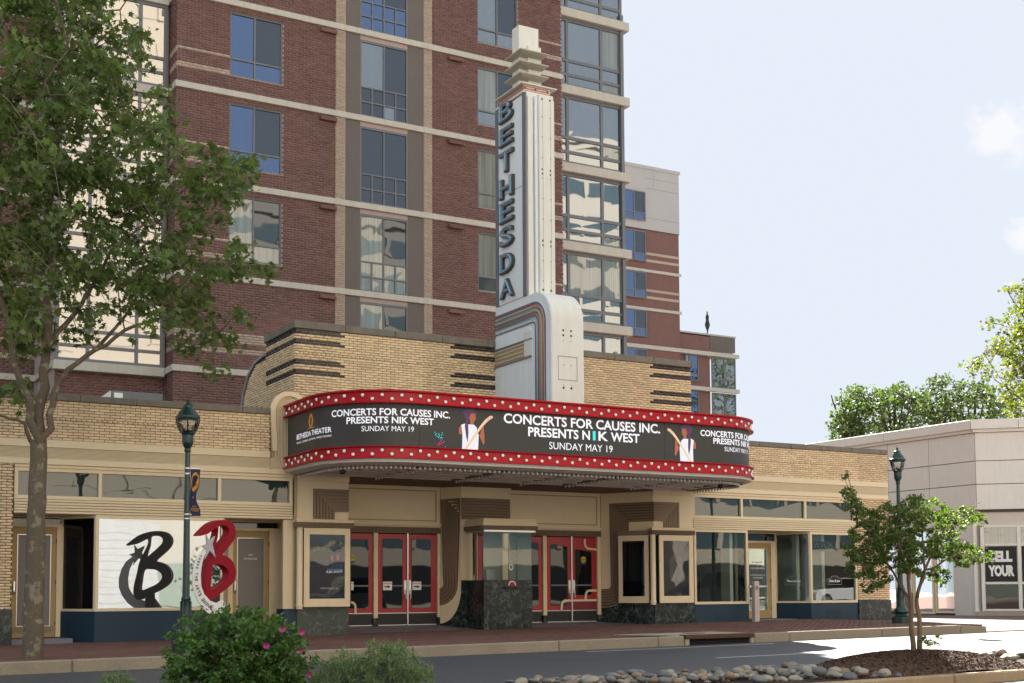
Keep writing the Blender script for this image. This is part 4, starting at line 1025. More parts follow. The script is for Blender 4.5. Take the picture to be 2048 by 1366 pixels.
# etched shop logos and green neon sign
for cx_ in (25.93, 27.22):
    g_ = bpy.data.objects.new('x', None)
    if cx_ < 26.1:
        dd = Vector((26.235-25.74, Y0-YD, 0)).normalized(); c_ = Vector((25.98, (Y0+YD)/2-.06, 1.43)); ux_ = dd
    else: ux_ = Vector((1, 0, 0)); c_ = Vector((cx_, Y0+.042, 1.43))
    mb = MB(); w_, h_ = (.27, .1)
    out_ = [(-w_, -h_), (w_, -h_), (w_, h_*.7), (w_*.6, h_*.9), (w_*.4, h_*1.5), (-w_*.4, h_*1.5), (-w_*.6, h_*.9), (-w_, h_*.7), (-w_, -h_)]
    for (a, b), (c, d) in zip(out_, out_[1:]):
        mb.bar_path([c_+ux_*a+Vector((0, 0, b)), c_+ux_*c+Vector((0, 0, d))], .006, .002, ux_.cross(Vector((0, 0, 1))))
    ob('etched_logo', mb, MT['grey_print'], rw)
    text('lettering', 'Blues & Jazz', rw, MT['white'], c_, .42, .09, ux=ux_, bold=.02)
sgn = ob('hanging_sign', MB().box(26.55, 27.5, Y0+.25, Y0+.29, 2.33, 2.62), MT['poster_dark'], rw)
for i in range(3): ob('neon_line', MB().tube([(26.62+.28*i, Y0+.235, 2.42), (26.70+.28*i, Y0+.235, 2.55), (26.80+.28*i, Y0+.235, 2.42)], .008, 5), MT['neon_green'], sgn)
t = thing('button_post', 'slim pinkish white post with a square push button by the box office door', 'post', (23.83, 28.15, .28))
ob('column', MB().box(23.745, 23.915, 28.08, 28.22, .26, 1.43), MT['post'], t, bevel=.008)
ob('button', MB().box(23.78, 23.87, 28.068, 28.079, 1.19, 1.30), MT['curb'], t)
# ================================================================== ENTRANCE UNDER THE CANOPY
en = thing('theater_entrance', 'recessed theater entrance with red doors, cream piers and dark marble base', 'entrance', (16, Y0, .2))
SOF = 3.93
def pier(xa, xb, ya, yb, zb, base, mat_b, root):
    ob('pier', MB().box(xa, xb, ya, yb, .86, SOF+.1), MT['cream'], root)
    ob('pier_head', MB().box(xa-.015, xb+.02, ya-.03, ya-.002, 3.80, SOF+.1), MT['cream'], root, bevel=.006)
    ob('marble_base', MB().box(xa-.005, xb+.005, ya-.025, yb, zb, .858), MT[mat_b], root, bevel=.005)
pier(10.345, 11.63, Y0, 31, .05, 0, 'marble_lt', en)
pier(20.575, 21.925, Y0, 31, .1, 0, 'marble', en)
# nested brown reeds: L shapes
def reeds_L(xo, zo, xe, ze, n, dirx, Y, root, pitch=.074):
    """outer corner (xo,zo); horizontal runs to xe; vertical runs down to ze"""
    W_ = n*pitch
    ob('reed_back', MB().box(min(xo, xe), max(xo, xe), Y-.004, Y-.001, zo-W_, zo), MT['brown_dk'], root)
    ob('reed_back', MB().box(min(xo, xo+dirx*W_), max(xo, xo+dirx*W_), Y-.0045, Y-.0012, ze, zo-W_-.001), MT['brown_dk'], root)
    for i in range(n):
        c = (i+.5)*pitch
        ob('reed', MB().bar_path([(xo+dirx*c, Y-.02, ze), (xo+dirx*c, Y-.02, zo-c), (xe, Y-.02, zo-c)], pitch/2-.008, .016, (0, 1, 0)), MT['brown'], root)
reeds_L(10.74, 3.63, 11.635, 2.86, 7, 1, Y0, en, .077)
reeds_L(21.44, 3.61, 20.57, 2.86, 7, -1, Y0, en, .076)
def case_front(xa, xb, Yf, z0, z1, root, kind, m=.135, mb_=.19):
    c = MB(); dep = .18
    c.box(xa, xa+m, Yf, Yf+.04, z0, z1); c.box(xb-m, xb, Yf, Yf+.04, z0, z1)
    c.box(xa+m, xb-m, Yf, Yf+.04, z0, z0+mb_); c.box(xa+m, xb-m, Yf, Yf+.04, z1-m-.02, z1)
    pc = ob('poster_case', c, MT['cream'], root, bevel=.004)
    ob('case_box', MB().box(xa+.03, xb-.0, Yf+.042, Yf+dep+.05, z0+.01, z1-.01), MT['blue_paint'], pc)
    return pc
def pane_poster(pc, xa, xb, Yf, z0, z1, art):
    ob('poster', MB().box(xa-.02, xb+.02, Yf+.028, Yf+.034, z0-.02, z1+.02), MT['poster_dark'], pc)
    art(pc)
    ob('pane', MB().face((xa, Yf+.012, z0), (xb, Yf+.013, z0), (xb, Yf+.011, z1), (xa, Yf+.012, z1)), MT['glass_case'], pc, recalc=False)
YC = 28.27
pcL = case_front(10.44, 11.59, YC, .845, 2.69, en, 0)
def artL(pc):
    y = YC+.027
    ob('print', MB().box(11.12, 11.41, y-.002, y, 1.75, 2.12), MT['poster_blue'], pc)
    for x_, z_ in ((11.14, 2.02), (11.28, 2.04)):
        ob('print', MB().prism([(x_-.03, y-.004, z_-.12), (x_+.03, y-.004, z_-.12), (x_+.025, y-.004, z_), (x_, y-.004, z_+.05), (x_-.025, y-.004, z_)], (0, .001, 0)), MT['led_skin'], pc)
    text('lettering', 'LYRIC', pc, MT['poster_blue'], (10.98, y-.006, 1.86), .80, .17, bold=.01)
    text('lettering', '& JILL SCOTT', pc, MT['led_dress'], (11.2, y-.006, 1.66), .40, .06, bold=.02)
    ob('print', MB().box(11.02, 11.41, y-.004, y-.003, 1.70, 1.735), MT['poster_teal'], pc)
    text('lettering', 'FRIDAY JULY 18', pc, MT['white'], (11.07, y-.006, 1.27), .42, .055, bold=.0)
    text('lettering', 'JAZZ', pc, MT['poster_teal'], (10.9, y-.006, 2.17), .5, .09, bold=.0)
pane_poster(pcL, 10.575, 11.455, YC, 1.035, 2.535, artL)
pcR = case_front(20.60, 21.735, YC, .84, 2.69, en, 0)
def artR(pc):
    y = YC+.027; c = 21.17
    def pl(pts, m): ob('print', MB().prism([(c+a, y-.004, b) for a, b in pts], (0, .001, 0)), MT[m], pc)
    pl([(-.2, 1.45), (-.1, 1.42), (-.03, 1.55), (.03, 1.55), (.12, 1.42), (.2, 1.5), (.23, 2.0), (.17, 2.1), (.05, 2.16), (-.06, 2.16), (-.18, 2.08), (-.24, 1.95)], 'figure_grey')
    pl([(-.05, 2.15), (0, 1.85), (.05, 2.15)], 'black_print')
    pl([(-.05, 2.2), (.05, 2.2), (.07, 2.32), (.04, 2.42), (-.04, 2.42), (-.07, 2.32)], 'led_hair')
pane_poster(pcR, 20.745, 21.59, YC, 1.035, 2.535, artR)
for x0_, x1_, cxx in ((10.245, 11.68, 10.35), (20.35, 21.80, 20.42)):
    ob('fluted_cap', MB().box(x0_, x1_, YC-.03, Y0-.001, 2.70, 2.82), MT['brown'], en)
    fl = MB(); x = x0_+.012
    while x < x1_-.02: fl.box(x, x+.014, YC-.038, YC-.0305, 2.705, 2.815); x += .034
    o = ob('fluting', fl, MT['brown_dk'], en); o['kind'] = 'stuff'
    ob('cap_roll', MB().tube([(x0_-.0, YC+.03, 2.85), (x1_, YC+.03, 2.85)], .05, 10).box(x0_, x1_, YC+.03, Y0-.001, 2.822, 2.89), MT['cream'], en, 'auto')
    ob('corner_column', MB().lathe((cxx, YC+.06, .80), [(.075, 0), (.075, .05), (.085, .06), (.085, .1), (.072, .12), (.072, 1.9)], 18), MT['cream'], en, 'auto')
ob('case_side', MB().box(20.47, 20.52, YC+.05, Y0-.01, .86, 2.7), MT['blue_paint'], en)
ob('case_side', MB().box(11.595, 11.63, YC+.05, Y0-.01, .86, 2.7), MT['black'], en)
# splayed walls (right pier and centre pier), with J-shaped reeds
class Splay:
    def __init__(s, p0, p1):
        s.p0, s.p1 = Vector((*p0, 0)), Vector((*p1, 0)); s.L = (s.p1-s.p0).length; s.d = (s.p1-s.p0)/s.L
        s.n = Vector((s.d.y, -s.d.x, 0))
        if s.n.y > 0: s.n = -s.n
    def P(s, u, z, out=0): q = s.p0 + s.d*u + s.n*out; return Vector((q.x, q.y, z))
    def slab(s, root, name, mat, u0, u1, z0, z1, t0, t1):
        return ob(name, MB().prism([s.P(u0, z0, t0), s.P(u1, z0, t0), s.P(u1, z0, t1), s.P(u0, z0, t1)], (0, 0, z1-z0)), MT[mat], root)
def splay_pier(root, p0, p1, zt_reed, n, pitch, u_out, zc, rc, base_mat, oo=.012, zbase=.858):
    S = Splay(p0, p1)
    S.slab(root, 'splay_wall', 'cream', 0, S.L, .86, SOF+.1, -.12, 0)
    S.slab(root, 'marble_base', base_mat, 0, S.L-.01, .1, zbase, -.12, .02)
    for i in range(n):
        c = (i+.5)*pitch; u = u_out + c; r = rc + c
        pts = [S.P(S.L-.002, zt_reed - c, oo), S.P(u, zt_reed - c, oo)]
        zz = zc
        pts += [S.P(u, zz, oo)] if r <= 0 else []
        # bends away toward the doors at the foot
        R_ = .12 + c
        cu = u - R_
        for a in np.linspace(0, math.pi/2, 7): pts.append(S.P(max(cu + R_*math.cos(a), .0), zc - R_*math.sin(a), oo))
        if cu > .02: pts.append(S.P(0, zc - R_, oo))
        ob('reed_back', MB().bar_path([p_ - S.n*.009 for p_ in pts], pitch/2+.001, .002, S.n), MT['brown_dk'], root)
        ob('reed', MB().bar_path(pts, pitch/2-.014, .010, S.n), MT['brown'], root)
    return S
SR = splay_pier(en, (19.80, 29.93), (20.574, Y0), 3.61, 7, .076, .30, 1.35, 0, 'marble')
SC = splay_pier(en, (14.80, 29.93), (15.14, 29.42), 3.60, 5, .086, .10, 1.38, 0, 'marble', .055, 1.47)
# poster case on the right splay
cs = MB(); u0, u1, za, zb = SR.L-.98, SR.L-.06, .845, 2.69
def sb(mb, S, a, b, c, d, t0, t1): mb.prism([S.P(a, c, t0), S.P(b, c, t0), S.P(b, c, t1), S.P(a, c, t1)], (0, 0, d-c))
sb(cs, SR, u0, u0+.12, za, zb, .17, .21); sb(cs, SR, u1-.12, u1, za, zb, .17, .21); sb(cs, SR, u0+.12, u1-.12, za, za+.18, .17, .21); sb(cs, SR, u0+.12, u1-.12, zb-.15, zb, .17, .21)
pcs = ob('poster_case', cs, MT['cream'], en)
sb(b_ := MB(), SR, u0+.02, u1, za+.01, zb-.01, .03, .168); ob('case_box', b_, MT['blue_paint'], pcs)
ob('pane', MB().face(SR.P(u0+.12, za+.18, .19), SR.P(u1-.12, za+.18, .19), SR.P(u1-.12, zb-.15, .19), SR.P(u0+.12, zb-.15, .19)), MT['glass_door'], pcs, recalc=False)
SR.slab(en, 'fluted_cap', 'brown', u0-.02, SR.L+.06, 2.70, 2.82, .01, .22)
# centre pier
ob('pier', MB().box(15.141, 16.60, 29.42, 31, .3, SOF+.1), MT['cream'], en)
ob('pier_head', MB().box(15.12, 16.62, 29.39, 29.419, 3.78, SOF+.1), MT['cream'], en, bevel=.006)
ob('reed_back', MB().box(15.142, 16.58, 29.412, 29.419, 3.05, 3.61), MT['brown_dk'], en)
for i in range(7):
    z = 3.60 - (i+.5)*.078
    ob('reed', MB().box(15.15, 16.585, 29.385, 29.4115, z-.031, z+.031), MT['brown'], en, bevel=.006)
# cream scroll skirt at the foot of the centre splay
pts = [SC.P(0, .36, .012), SC.P(0, 1.6, .012), SC.P(SC.L, 1.6, .012)] + [SC.P(SC.L*math.cos(a), 1.25-.89*math.sin(a), .012) for a in np.linspace(0, math.pi/2, 11)[1:]]
ob('scroll', MB().prism(pts, SC.n*.03), MT['cream'], en)
ob('marble_base', MB().box(15.13, 15.299, 29.395, 29.419, .1, 1.475), MT['marble'], en)
ob('entrance_ceiling', MB().box(10.3, 21.95, Y0-.02, 30.2, 3.955, 3.99), MT['soffit'], en)
for yy in (28.8, 29.2, 29.6): ob('ceiling_rib', MB().box(11.7, 20.5, yy, yy+.05, 3.92, 3.954), MT['soffit'], en)
# header walls, inset panels and fluted header strips
YH = 29.95
for xa, xb in ((11.63, 14.80), (16.60, 19.80)):
    ob('header_wall', MB().box(xa, xb, YH, YH+.2, 2.85, SOF+.1), MT['cream'], en)
    pa, pb = xa+.16, xb-.12; m = MB()
    for z in (3.02, 3.80): m.box(pa, pb, YH-.014, YH-.001, z-.014, z+.014)
    for x in (pa, pb-.028): m.box(x, x+.028, YH-.015, YH-.001, 3.035, 3.785)
    ob('panel_moulding', m, MT['cream_dk'], en)
    ob('header_roll', MB().box(xa, xb, YH-.05, YH-.001, 2.87, 2.945), MT['cream'], en, bevel=.012)
    ob('fluted_header', MB().box(xa, xb, YH-.03, YH+.1, 2.69, 2.845), MT['brown'], en)
    fl = MB(); x = xa+.01
    while x < xb-.02: fl.box(x, x+.014, YH-.038, YH-.0305, 2.70, 2.835); x += .036
    ob('fluting', fl, MT['brown_dk'], en)['kind'] = 'stuff'
ob('crown_moulding', MB().box(11.63, 14.80, YH-.06, YH-.001, 3.86, SOF+.05), MT['cream'], en, bevel=.01)
ob('crown_moulding', MB().box(16.60, 19.80, YH-.06, YH-.001, 3.86, SOF+.05), MT['cream'], en, bevel=.01)
# doors
def rrect(x0, x1, z0, z1, r, Y, top_slope=0, n=5):
    out = []
    for cx_, cz_, a0 in ((x1-r, z0+r, -math.pi/2), (x1-r, z1-r-top_slope, 0), (x0+r, z1-r, math.pi/2), (x0+r, z0+r, math.pi)):
        for k in range(n+1):
            a = a0 + math.pi/2*k/n; out.append((cx_+r*math.cos(a), Y, cz_+r*math.sin(a)))
    return out
ZD0, ZD1 = .33, 2.665
def red_door(xa, xb, win, hand, sticker=None, logo=False, trims=(), slope=0):
    d = ob('door', MB().box(xa+.004, xb-.004, YH+.03, YH+.07, ZD0+.33, ZD1), MT['red_door'], en, bevel=.003)
    wx0, wx1, wz0, wz1 = win
    ob('window_rim', MB().prism(rrect(wx0-.014, wx1+.014, wz0-.014, wz1+.014, .06, YH+.024, slope), (0, .0055, 0)), MT['brown_dk'], d)
    ob('pane', MB().prism(rrect(wx0, wx1, wz0, wz1, .055, YH+.020, slope), (0, .0035, 0)), MT['glass_door'], d)
    ob('kick_panel', MB().box(xa+.004, xb-.004, YH+.03, YH+.07, ZD0+.02, ZD0+.325), MT['black'], d)
    ob('kick_trim', MB().box(xa+.004, xb-.004, YH+.018, YH+.0295, ZD0+.305, ZD0+.325), MT['chrome'], d)
    ob('kick_trim', MB().box(xa+.004, xb-.004, YH+.018, YH+.0295, ZD0, ZD0+.02), MT['chrome'], d)
    ob('push_bar', MB().box(wx0, wx1, YH+.010, YH+.018, 1.32, 1.36), MT['alum'], d)
    hx = xb-.05 if hand == 'r' else xa+.05
    ob('handle', MB().box(hx-.035, hx+.035, YH+.012, YH+.0295, 1.12, 1.48), MT['chrome'], d, bevel=.003)
    ob('pull', MB().tube([(hx, YH+.012, .98), (hx, YH-.03, 1.0), (hx, YH-.03, 1.2), (hx, YH+.012, 1.22)], .011, 6), MT['chrome'], d)
    if sticker:
        s0 = sticker
        st = ob('sticker', MB().box(s0, s0+.25, YH+.005, YH+.0095, 1.23, 1.445), MT['white'], d)
        text('lettering', 'DO NOT USE', d, MT['red_door'], (s0+.125, YH+.003, 1.40), .21, .028, bold=.03)
        a = MB().prism([(s0+.04, YH+.002, 1.30), (s0+.13, YH+.002, 1.30), (s0+.13, YH+.002, 1.275), (s0+.205, YH+.002, 1.315), (s0+.13, YH+.002, 1.355), (s0+.13, YH+.002, 1.33), (s0+.04, YH+.002, 1.33)], (0, .001, 0))
        ob('arrow', a, MT['black_print'], d)
    if logo:
        cx_, cz_ = logo
        for r0, m_, dz, h_ in ((.09, 'yellow', .03, 1), (.085, 'poster_blue', -.07, .5)):
            ob('round_logo', MB().prism([(cx_+r0*math.cos(a), YH+.012-(.001 if m_ == 'yellow' else 0), cz_+dz+h_*r0*math.sin(a)) for a in np.linspace(0, 2*math.pi, 18)[:-1]], (0, .001, 0)), MT[m_], d)
        ob('logo_band', MB().box(cx_-.09, cx_+.09, YH+.009, YH+.0105, cz_+.015, cz_+.035), MT['poster_dark'], d)
    for t_ in trims:
        ob('trim', MB().bar_path([(p[0], YH+.004, p[1]) for p in t_], .028, .014, (0, 1, 0)), MT['cream'], d)
    return d
def arc(cx_, cz_, r, a0, a1, n=7): return [(cx_+r*math.cos(a), cz_+r*math.sin(a)) for a in np.linspace(a0, a1, n)]
PI = math.pi
red_door(12.03, 12.90, (12.15, 12.78, .78, 2.5), 'l', logo=(12.32, 2.02), trims=[[(12.0, .93)] + arc(12.3, .81, .12, PI/2, 0) + [(12.42, .66)]], sticker=12.12, slope=.0)
red_door(13.04, 13.85, (13.17, 13.72, .77, 2.53), 'r', sticker=13.175)
red_door(13.885, 14.70, (13.99, 14.53, .77, 2.53), 'l', sticker=14.0)
red_door(17.13, 17.90, (17.26, 17.78, .78, 2.5), 'l')
red_door(18.04, 18.825, (18.17, 18.71, .79, 2.46), 'r', trims=[[(18.49, .66)] + arc(18.63, .79, .13, PI, PI/2) + [(18.82, .92)]], slope=.06)
red_door(18.865, 19.67, (18.97, 19.5, 1.07, 2.33), 'l', logo=(19.23, 2.02), slope=.06,
         trims=[[(18.87, .92), (19.66, .92)], [(19.28, .95)] + arc(19.42, 1.06, .13, PI, PI/2) + [(19.66, 1.19)], [(19.27, 2.62)] + arc(19.42, 2.50, .15, PI, PI*1.5) + [(19.66, 2.33)]])
ob('maroon_panel', MB().box(18.52, 19.66, YH+.022, YH+.029, .665, .89), MT['maroon'], en)
for xa, xb, zt in ((12.91, 13.03, 2.69), (14.71, 14.80, 2.69), (17.91, 18.03, 2.69), (19.68, 19.80, 2.69)):
    ob('door_post', MB().box(xa, xb, YH-.02, YH+.1, .52, zt), MT['cream'], en, bevel=.01)
    ob('post_foot', MB().box(xa-.008, xb+.008, YH-.035, YH+.1, .2, .518), MT['marble'], en)
for xa, xb in ((13.852, 13.883), (18.828, 18.862)): ob('astragal', MB().box(xa, xb, YH+.0, YH+.06, ZD0, 2.69), MT['chrome'], en)
ob('lobby_dark', MB().box(11.6, 20.5, YH+.2, YH+.25, 0, 4), MT['dark'], en)
ob('ramp', MB().add([(11.6, 28.6, .17), (20.5, 28.6, .25), (20.5, 30.0, .33), (11.6, 30.0, .32), (11.6, 28.6, 0), (20.5, 28.6, 0), (20.5, 30.0, 0), (11.6, 30.0, 0)], [(0,1,2,3),(7,6,5,4),(4,5,1,0),(5,6,2,1),(6,7,3,2),(7,4,0,3)]), MT['pylon_trim'], en)
# ticket booth
tb = thing('ticket_booth', 'marble faced glass ticket booth standing between the red doors', 'ticket booth', (16, 28.9, .2))
for i, (xa, xb) in enumerate(((15.30, 15.49), (15.49, 15.70), (15.70, 16.0), (16.0, 16.26), (16.26, 16.46), (16.46, 16.72))):
    ob('marble_slab', MB().box(xa+.002, xb-.002, Y0, Y0+.06, .12, 1.475), MT['marble'], tb, bevel=.003)
ob('marble_side', MB().box(15.302, 16.718, Y0+.061, 29.40, .12, 1.47), MT['marble'], tb)
ob('booth_post', MB().box(15.31, 15.40, 29.28, 29.38, 1.475, 2.66), MT['cream'], tb)
ob('booth_post', MB().box(15.87, 16.03, 28.54, 28.62, 1.30, 2.66), MT['cream'], tb)
ob('booth_back', MB().box(15.45, 16.7, 29.30, 29.38, 1.475, 2.66), MT['interior'], tb)
ob('booth_jamb', MB().box(16.20, 16.26, 28.9, 28.96, 1.475, 2.66), MT['maroon'], tb)
ob('pane', MB().face((15.302, Y0+.02, 1.475), (16.71, Y0+.02, 1.475), (16.71, Y0+.02, 2.68), (15.302, Y0+.02, 2.68)), MT['glass_shop'], tb, recalc=False)
ob('pane', MB().face((15.302, Y0+.02, 1.475), (15.302, 29.37, 1.475), (15.302, 29.37, 2.68), (15.302, Y0+.02, 2.68)), MT['glass_shop'], tb, recalc=False)
ob('pane', MB().face((16.712, Y0+.02, 1.475), (16.712, 29.37, 1.475), (16.712, 29.37, 2.68), (16.712, Y0+.02, 2.68)), MT['glass_shop'], tb, recalc=False)
ob('tray', MB().box(15.86, 16.34, Y0-.12, Y0-.001, 1.26, 1.30), MT['black'], tb, bevel=.004)
ob('ticket_slot', MB().box(15.98, 16.24, Y0-.02, Y0-.001, 1.31, 1.46), MT['maroon'], tb)
ob('slot_arch', MB().bar_path([(16.11-.1*math.cos(a), Y0-.026, 1.33+.11*math.sin(a)) for a in np.linspace(0, PI, 9)], .012, .004, (0, 1, 0)), MT['chrome'], tb)
ob('speak_hole', MB().bar_path([(16.10-.055*math.cos(a), Y0+.008, 1.80+.065*math.sin(a)) for a in np.linspace(0, 2*PI, 17)], .008, .004, (0, 1, 0)), MT['chrome'], tb)
for i, (e, za, zb_, m_) in enumerate(((.0, 2.685, 2.745, 'chrome'), (.05, 2.747, 2.85, 'brown'), (.045, 2.852, 2.895, 'cream'), (.03, 2.897, 2.94, 'cream'), (.015, 2.942, 2.985, 'cream'), (.0, 2.987, 3.03, 'cream'))):
    ob('roof_tier', MB().box(15.25-e, 16.76+e, Y0-.12-e, 29.41, za, zb_), MT[m_], tb, bevel=.006)
fl = MB(); x = 15.21
while x < 16.8: fl.box(x, x+.014, Y0-.176, Y0-.1705, 2.755, 2.842); x += .034
ob('fluting', fl, MT['brown_dk'], tb)['kind'] = 'stuff'
ob('ticket_window_clerk_box', MB().box(15.6, 15.85, 28.9, 29.0, 1.48, 1.75), MT['white_panel'], tb)

# ================================================================== MARQUEE
mq = thing('marquee', 'red rounded theater marquee with bulb bands and wraparound concert screen', 'marquee', (16, 27, 3.9))
RC = 1.75; XA, XB, YF = 10.10, 22.05, 25.10
segs = [(28.47 - (YF+RC)), RC*PI/2, XB-XA-2*RC, RC*PI/2, 28.47-(YF+RC)]
SL = sum(segs)
def mpath(s, off=0.0):
    if s <= segs[0]: return XA-off, 28.47-s, -1, 0
    s -= segs[0]
    if s <= segs[1]:
        a = s/RC; nx, ny = -math.cos(a), -math.sin(a); return XA+RC+nx*(RC+off), YF+RC+ny*(RC+off), nx, ny
    s -= segs[1]
    if s <= segs[2]: return XA+RC+s, YF-off, 0, -1
    s -= segs[2]
    if s <= segs[3]:
        a = s/RC; nx, ny = math.sin(a), -math.cos(a); return XB-RC+nx*(RC+off), YF+RC+ny*(RC+off), nx, ny
    s -= segs[3]
    return XB+off, YF+RC+s, 1, 0
def proj(x, y, z):
    v = Vector((x, y, z-ZC)); w = v.dot(_F); return CPX + FPX*v.dot(_R)/w
def s_of(px, z=4.8):
    best = min(np.linspace(0, SL-segs[4]-1.2, 900), key=lambda s: abs(proj(*mpath(s)[:2], z)-px)); return float(best)
SS = list(np.linspace(0, segs[0], 4)[:-1]) + list(segs[0]+np.linspace(0, segs[1], 22)[:-1]) + list(segs[0]+segs[1]+np.linspace(0, segs[2], 6)[:-1]) + list(segs[0]+segs[1]+segs[2]+np.linspace(0, segs[3], 22)[:-1]) + list(SL-segs[4]+np.linspace(0, segs[4], 4))
def sweep(name, prof, mat, root, smooth='auto', closed=True):
    mb = MB(); n = len(prof)
    for s in SS:
        for off, z in prof:
            x, y, _, _ = mpath(s, off); mb.v.append((x, y, z))
    for i in range(len(SS)-1):
        for k in range(n if closed else n-1):
            mb.f.append((i*n+k, i*n+(k+1) % n, (i+1)*n+(k+1) % n, (i+1)*n+k))
    if closed: mb.f += [tuple(range(n)), tuple(range((len(SS)-1)*n, len(SS)*n))]
    return ob(name, mb, MT[mat], root, smooth)
sweep('screen', [(0, 4.335), (0, 5.255), (-.08, 5.255), (-.08, 4.335)], 'screen', mq)
up = sweep('upper_red_band', [(-.05, 5.26), (.13, 5.262), (.135, 5.285), (.055, 5.295), (.055, 5.50), (.12, 5.515), (.125, 5.55), (-.05, 5.55)], 'red_paint', mq)
lo = sweep('lower_red_band', [(-.05, 4.06), (.13, 4.06), (.13, 4.085), (.055, 4.10), (.055, 4.30), (.12, 4.31), (.125, 4.33), (-.05, 4.33)], 'red_paint', mq)
sweep('fascia', [(.06, 4.058), (.045, 3.985), (-.16, 3.93), (-.16, 3.98), (-.05, 4.058)], 'fascia', mq)
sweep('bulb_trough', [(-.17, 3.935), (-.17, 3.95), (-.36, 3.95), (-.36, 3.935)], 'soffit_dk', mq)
def cap(name, off, z, mat):
    pts = []
    for s in SS: x, y, _, _ = mpath(s, off); pts.append((x, y, z))
    return ob(name, MB().prism(pts, (0, 0, .03)), MT[mat], mq)
cap('roof', -.06, 5.42, 'roof'); cap('soffit', -.1, 3.955, 'soffit')
# bulbs in zigzag
sph = MB()
nu, nv = 10, 5
def half_sphere(r, nrm_dummy=None):
    vs, fs = [], []
    for j in range(nv):
        a = PI/2*j/nv
        for i in range(nu): b = 2*PI*i/nu; vs.append((r*math.cos(a)*math.cos(b), -r*.8*math.sin(a), r*math.cos(a)*math.sin(b)))
    vs.append((0, -r*.8, 0))
    for j in range(nv-1):
        for i in range(nu): fs.append((j*nu+i, j*nu+(i+1) % nu, (j+1)*nu+(i+1) % nu, (j+1)*nu+i))
    for i in range(nu): fs.append(((nv-1)*nu+i, (nv-1)*nu+(i+1) % nu, len(vs)-1))
    return vs, fs
hv, hf = half_sphere(.040)
bme = bpy.data.meshes.new('bulb'); bme.from_pydata(hv, [], hf); bme.materials.append(MT['bulb'])
for p in bme.polygons: p.use_smooth = True
sme = bpy.data.meshes.new('socket')
mbs = MB().lathe((0, 0, 0), [(.052, -.012), (.052, 0), (.04, .004)], 12)
sme.from_pydata([(v[0], -v[2], v[1]) for v in mbs.v], [], mbs.f); sme.materials.append(MT['socket'])
moff = ORG[mq]
for band, zc in ((up, 5.395), (lo, 4.195)):
    s = .10; k = 0
    while s < SL-.1:
        x, y, nx, ny = mpath(s, .058); z = zc + (.042 if k % 2 else -.042)
        rz = math.atan2(nx, -ny)
        sk = bpy.data.objects.new('socket', sme); sk.location = Vector((x, y, z)) - moff; sk.rotation_euler = (0, 0, rz); link(sk, band)
        o = bpy.data.objects.new('bulb', bme); o.location = Vector((x+nx*.012, y+ny*.012, z)) - moff; o.rotation_euler = (0, 0, rz); link(o, band)
        s += .205; k += 1
# panel seams on the screen
for px_ in (840, 1120, 1180, 1330):
    s = s_of(px_); x, y, nx, ny = mpath(s, .001)
    ob('screen_seam', MB().box(x-.003, x+.003, y-.002, y+.002, 4.34, 5.25), MT['black'], mq)
# soffit: troughs running in, cream bars, hanging bulbs, round vents
for i, yy in enumerate((25.75, 26.3, 26.85, 27.4, 27.95)):
    for xa, xb in ((10.9, 14.2), (14.5, 17.4), (17.7, 21.2)):
        ob('soffit_bar', MB().box(xa+.15*(i % 2), xb-.1*i % .3, yy-.03, yy+.03, 3.90, 3.953), MT['soffit'], mq, bevel=.01)
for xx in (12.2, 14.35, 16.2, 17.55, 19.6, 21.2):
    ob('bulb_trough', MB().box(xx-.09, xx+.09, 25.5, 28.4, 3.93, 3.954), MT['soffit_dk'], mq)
me_h = bpy.data.meshes.new('soffit_bulb'); mbh = MB().lathe((0, 0, 0), [(.022, 0), (.03, -.03), (.028, -.055), (.012, -.07)], 8); me_h.from_pydata(mbh.v, [], mbh.f); me_h.materials.append(MT['fascia'])
cnt = 0
s = .3
while s < SL-.2:
    x, y, nx, ny = mpath(s, -.265); o = bpy.data.objects.new('soffit_bulb', me_h); o.location = Vector((x, y, 3.93)) - moff; link(o, mq); s += .125; cnt += 1
for xx in (12.2, 14.35, 16.2, 17.55, 19.6):
    yy = 25.6
    while yy < 28.3:
        o = bpy.data.objects.new('soffit_bulb', me_h); o.location = Vector((xx, yy, 3.93)) - moff; link(o, mq); yy += .17
for xx, yy in ((12.9, 26.0), (15.1, 27.2), (18.8, 27.0), (20.6, 26.2)):
    ob('round_vent', MB().lathe((xx, yy, 3.925), [(.22, 0), (.24, .03), (.1, .03)], 20), MT['soffit'], mq, 'auto')
for px_, py_, yy in ((685, 938, 26.2), (1441, 973, 25.75)):
    p = PY(px_, py_, yy)
    t = thing('dome_camera', 'black dome security camera under the ' + ('left' if px_ < 900 else 'right') + ' end of the marquee', 'security camera', (p.x, p.y, 3.95), 'dome cameras under the marquee')
    ob('mount', MB().lathe((p.x, p.y, 3.86), [(.05, .0), (.05, .07)], 12), MT['alum'], t)
    ob('dome', MB().lathe((p.x, p.y, 3.79), [(.01, -.02), (.05, -.01), (.075, .03), (.075, .07)], 14), MT['black'], t, True)
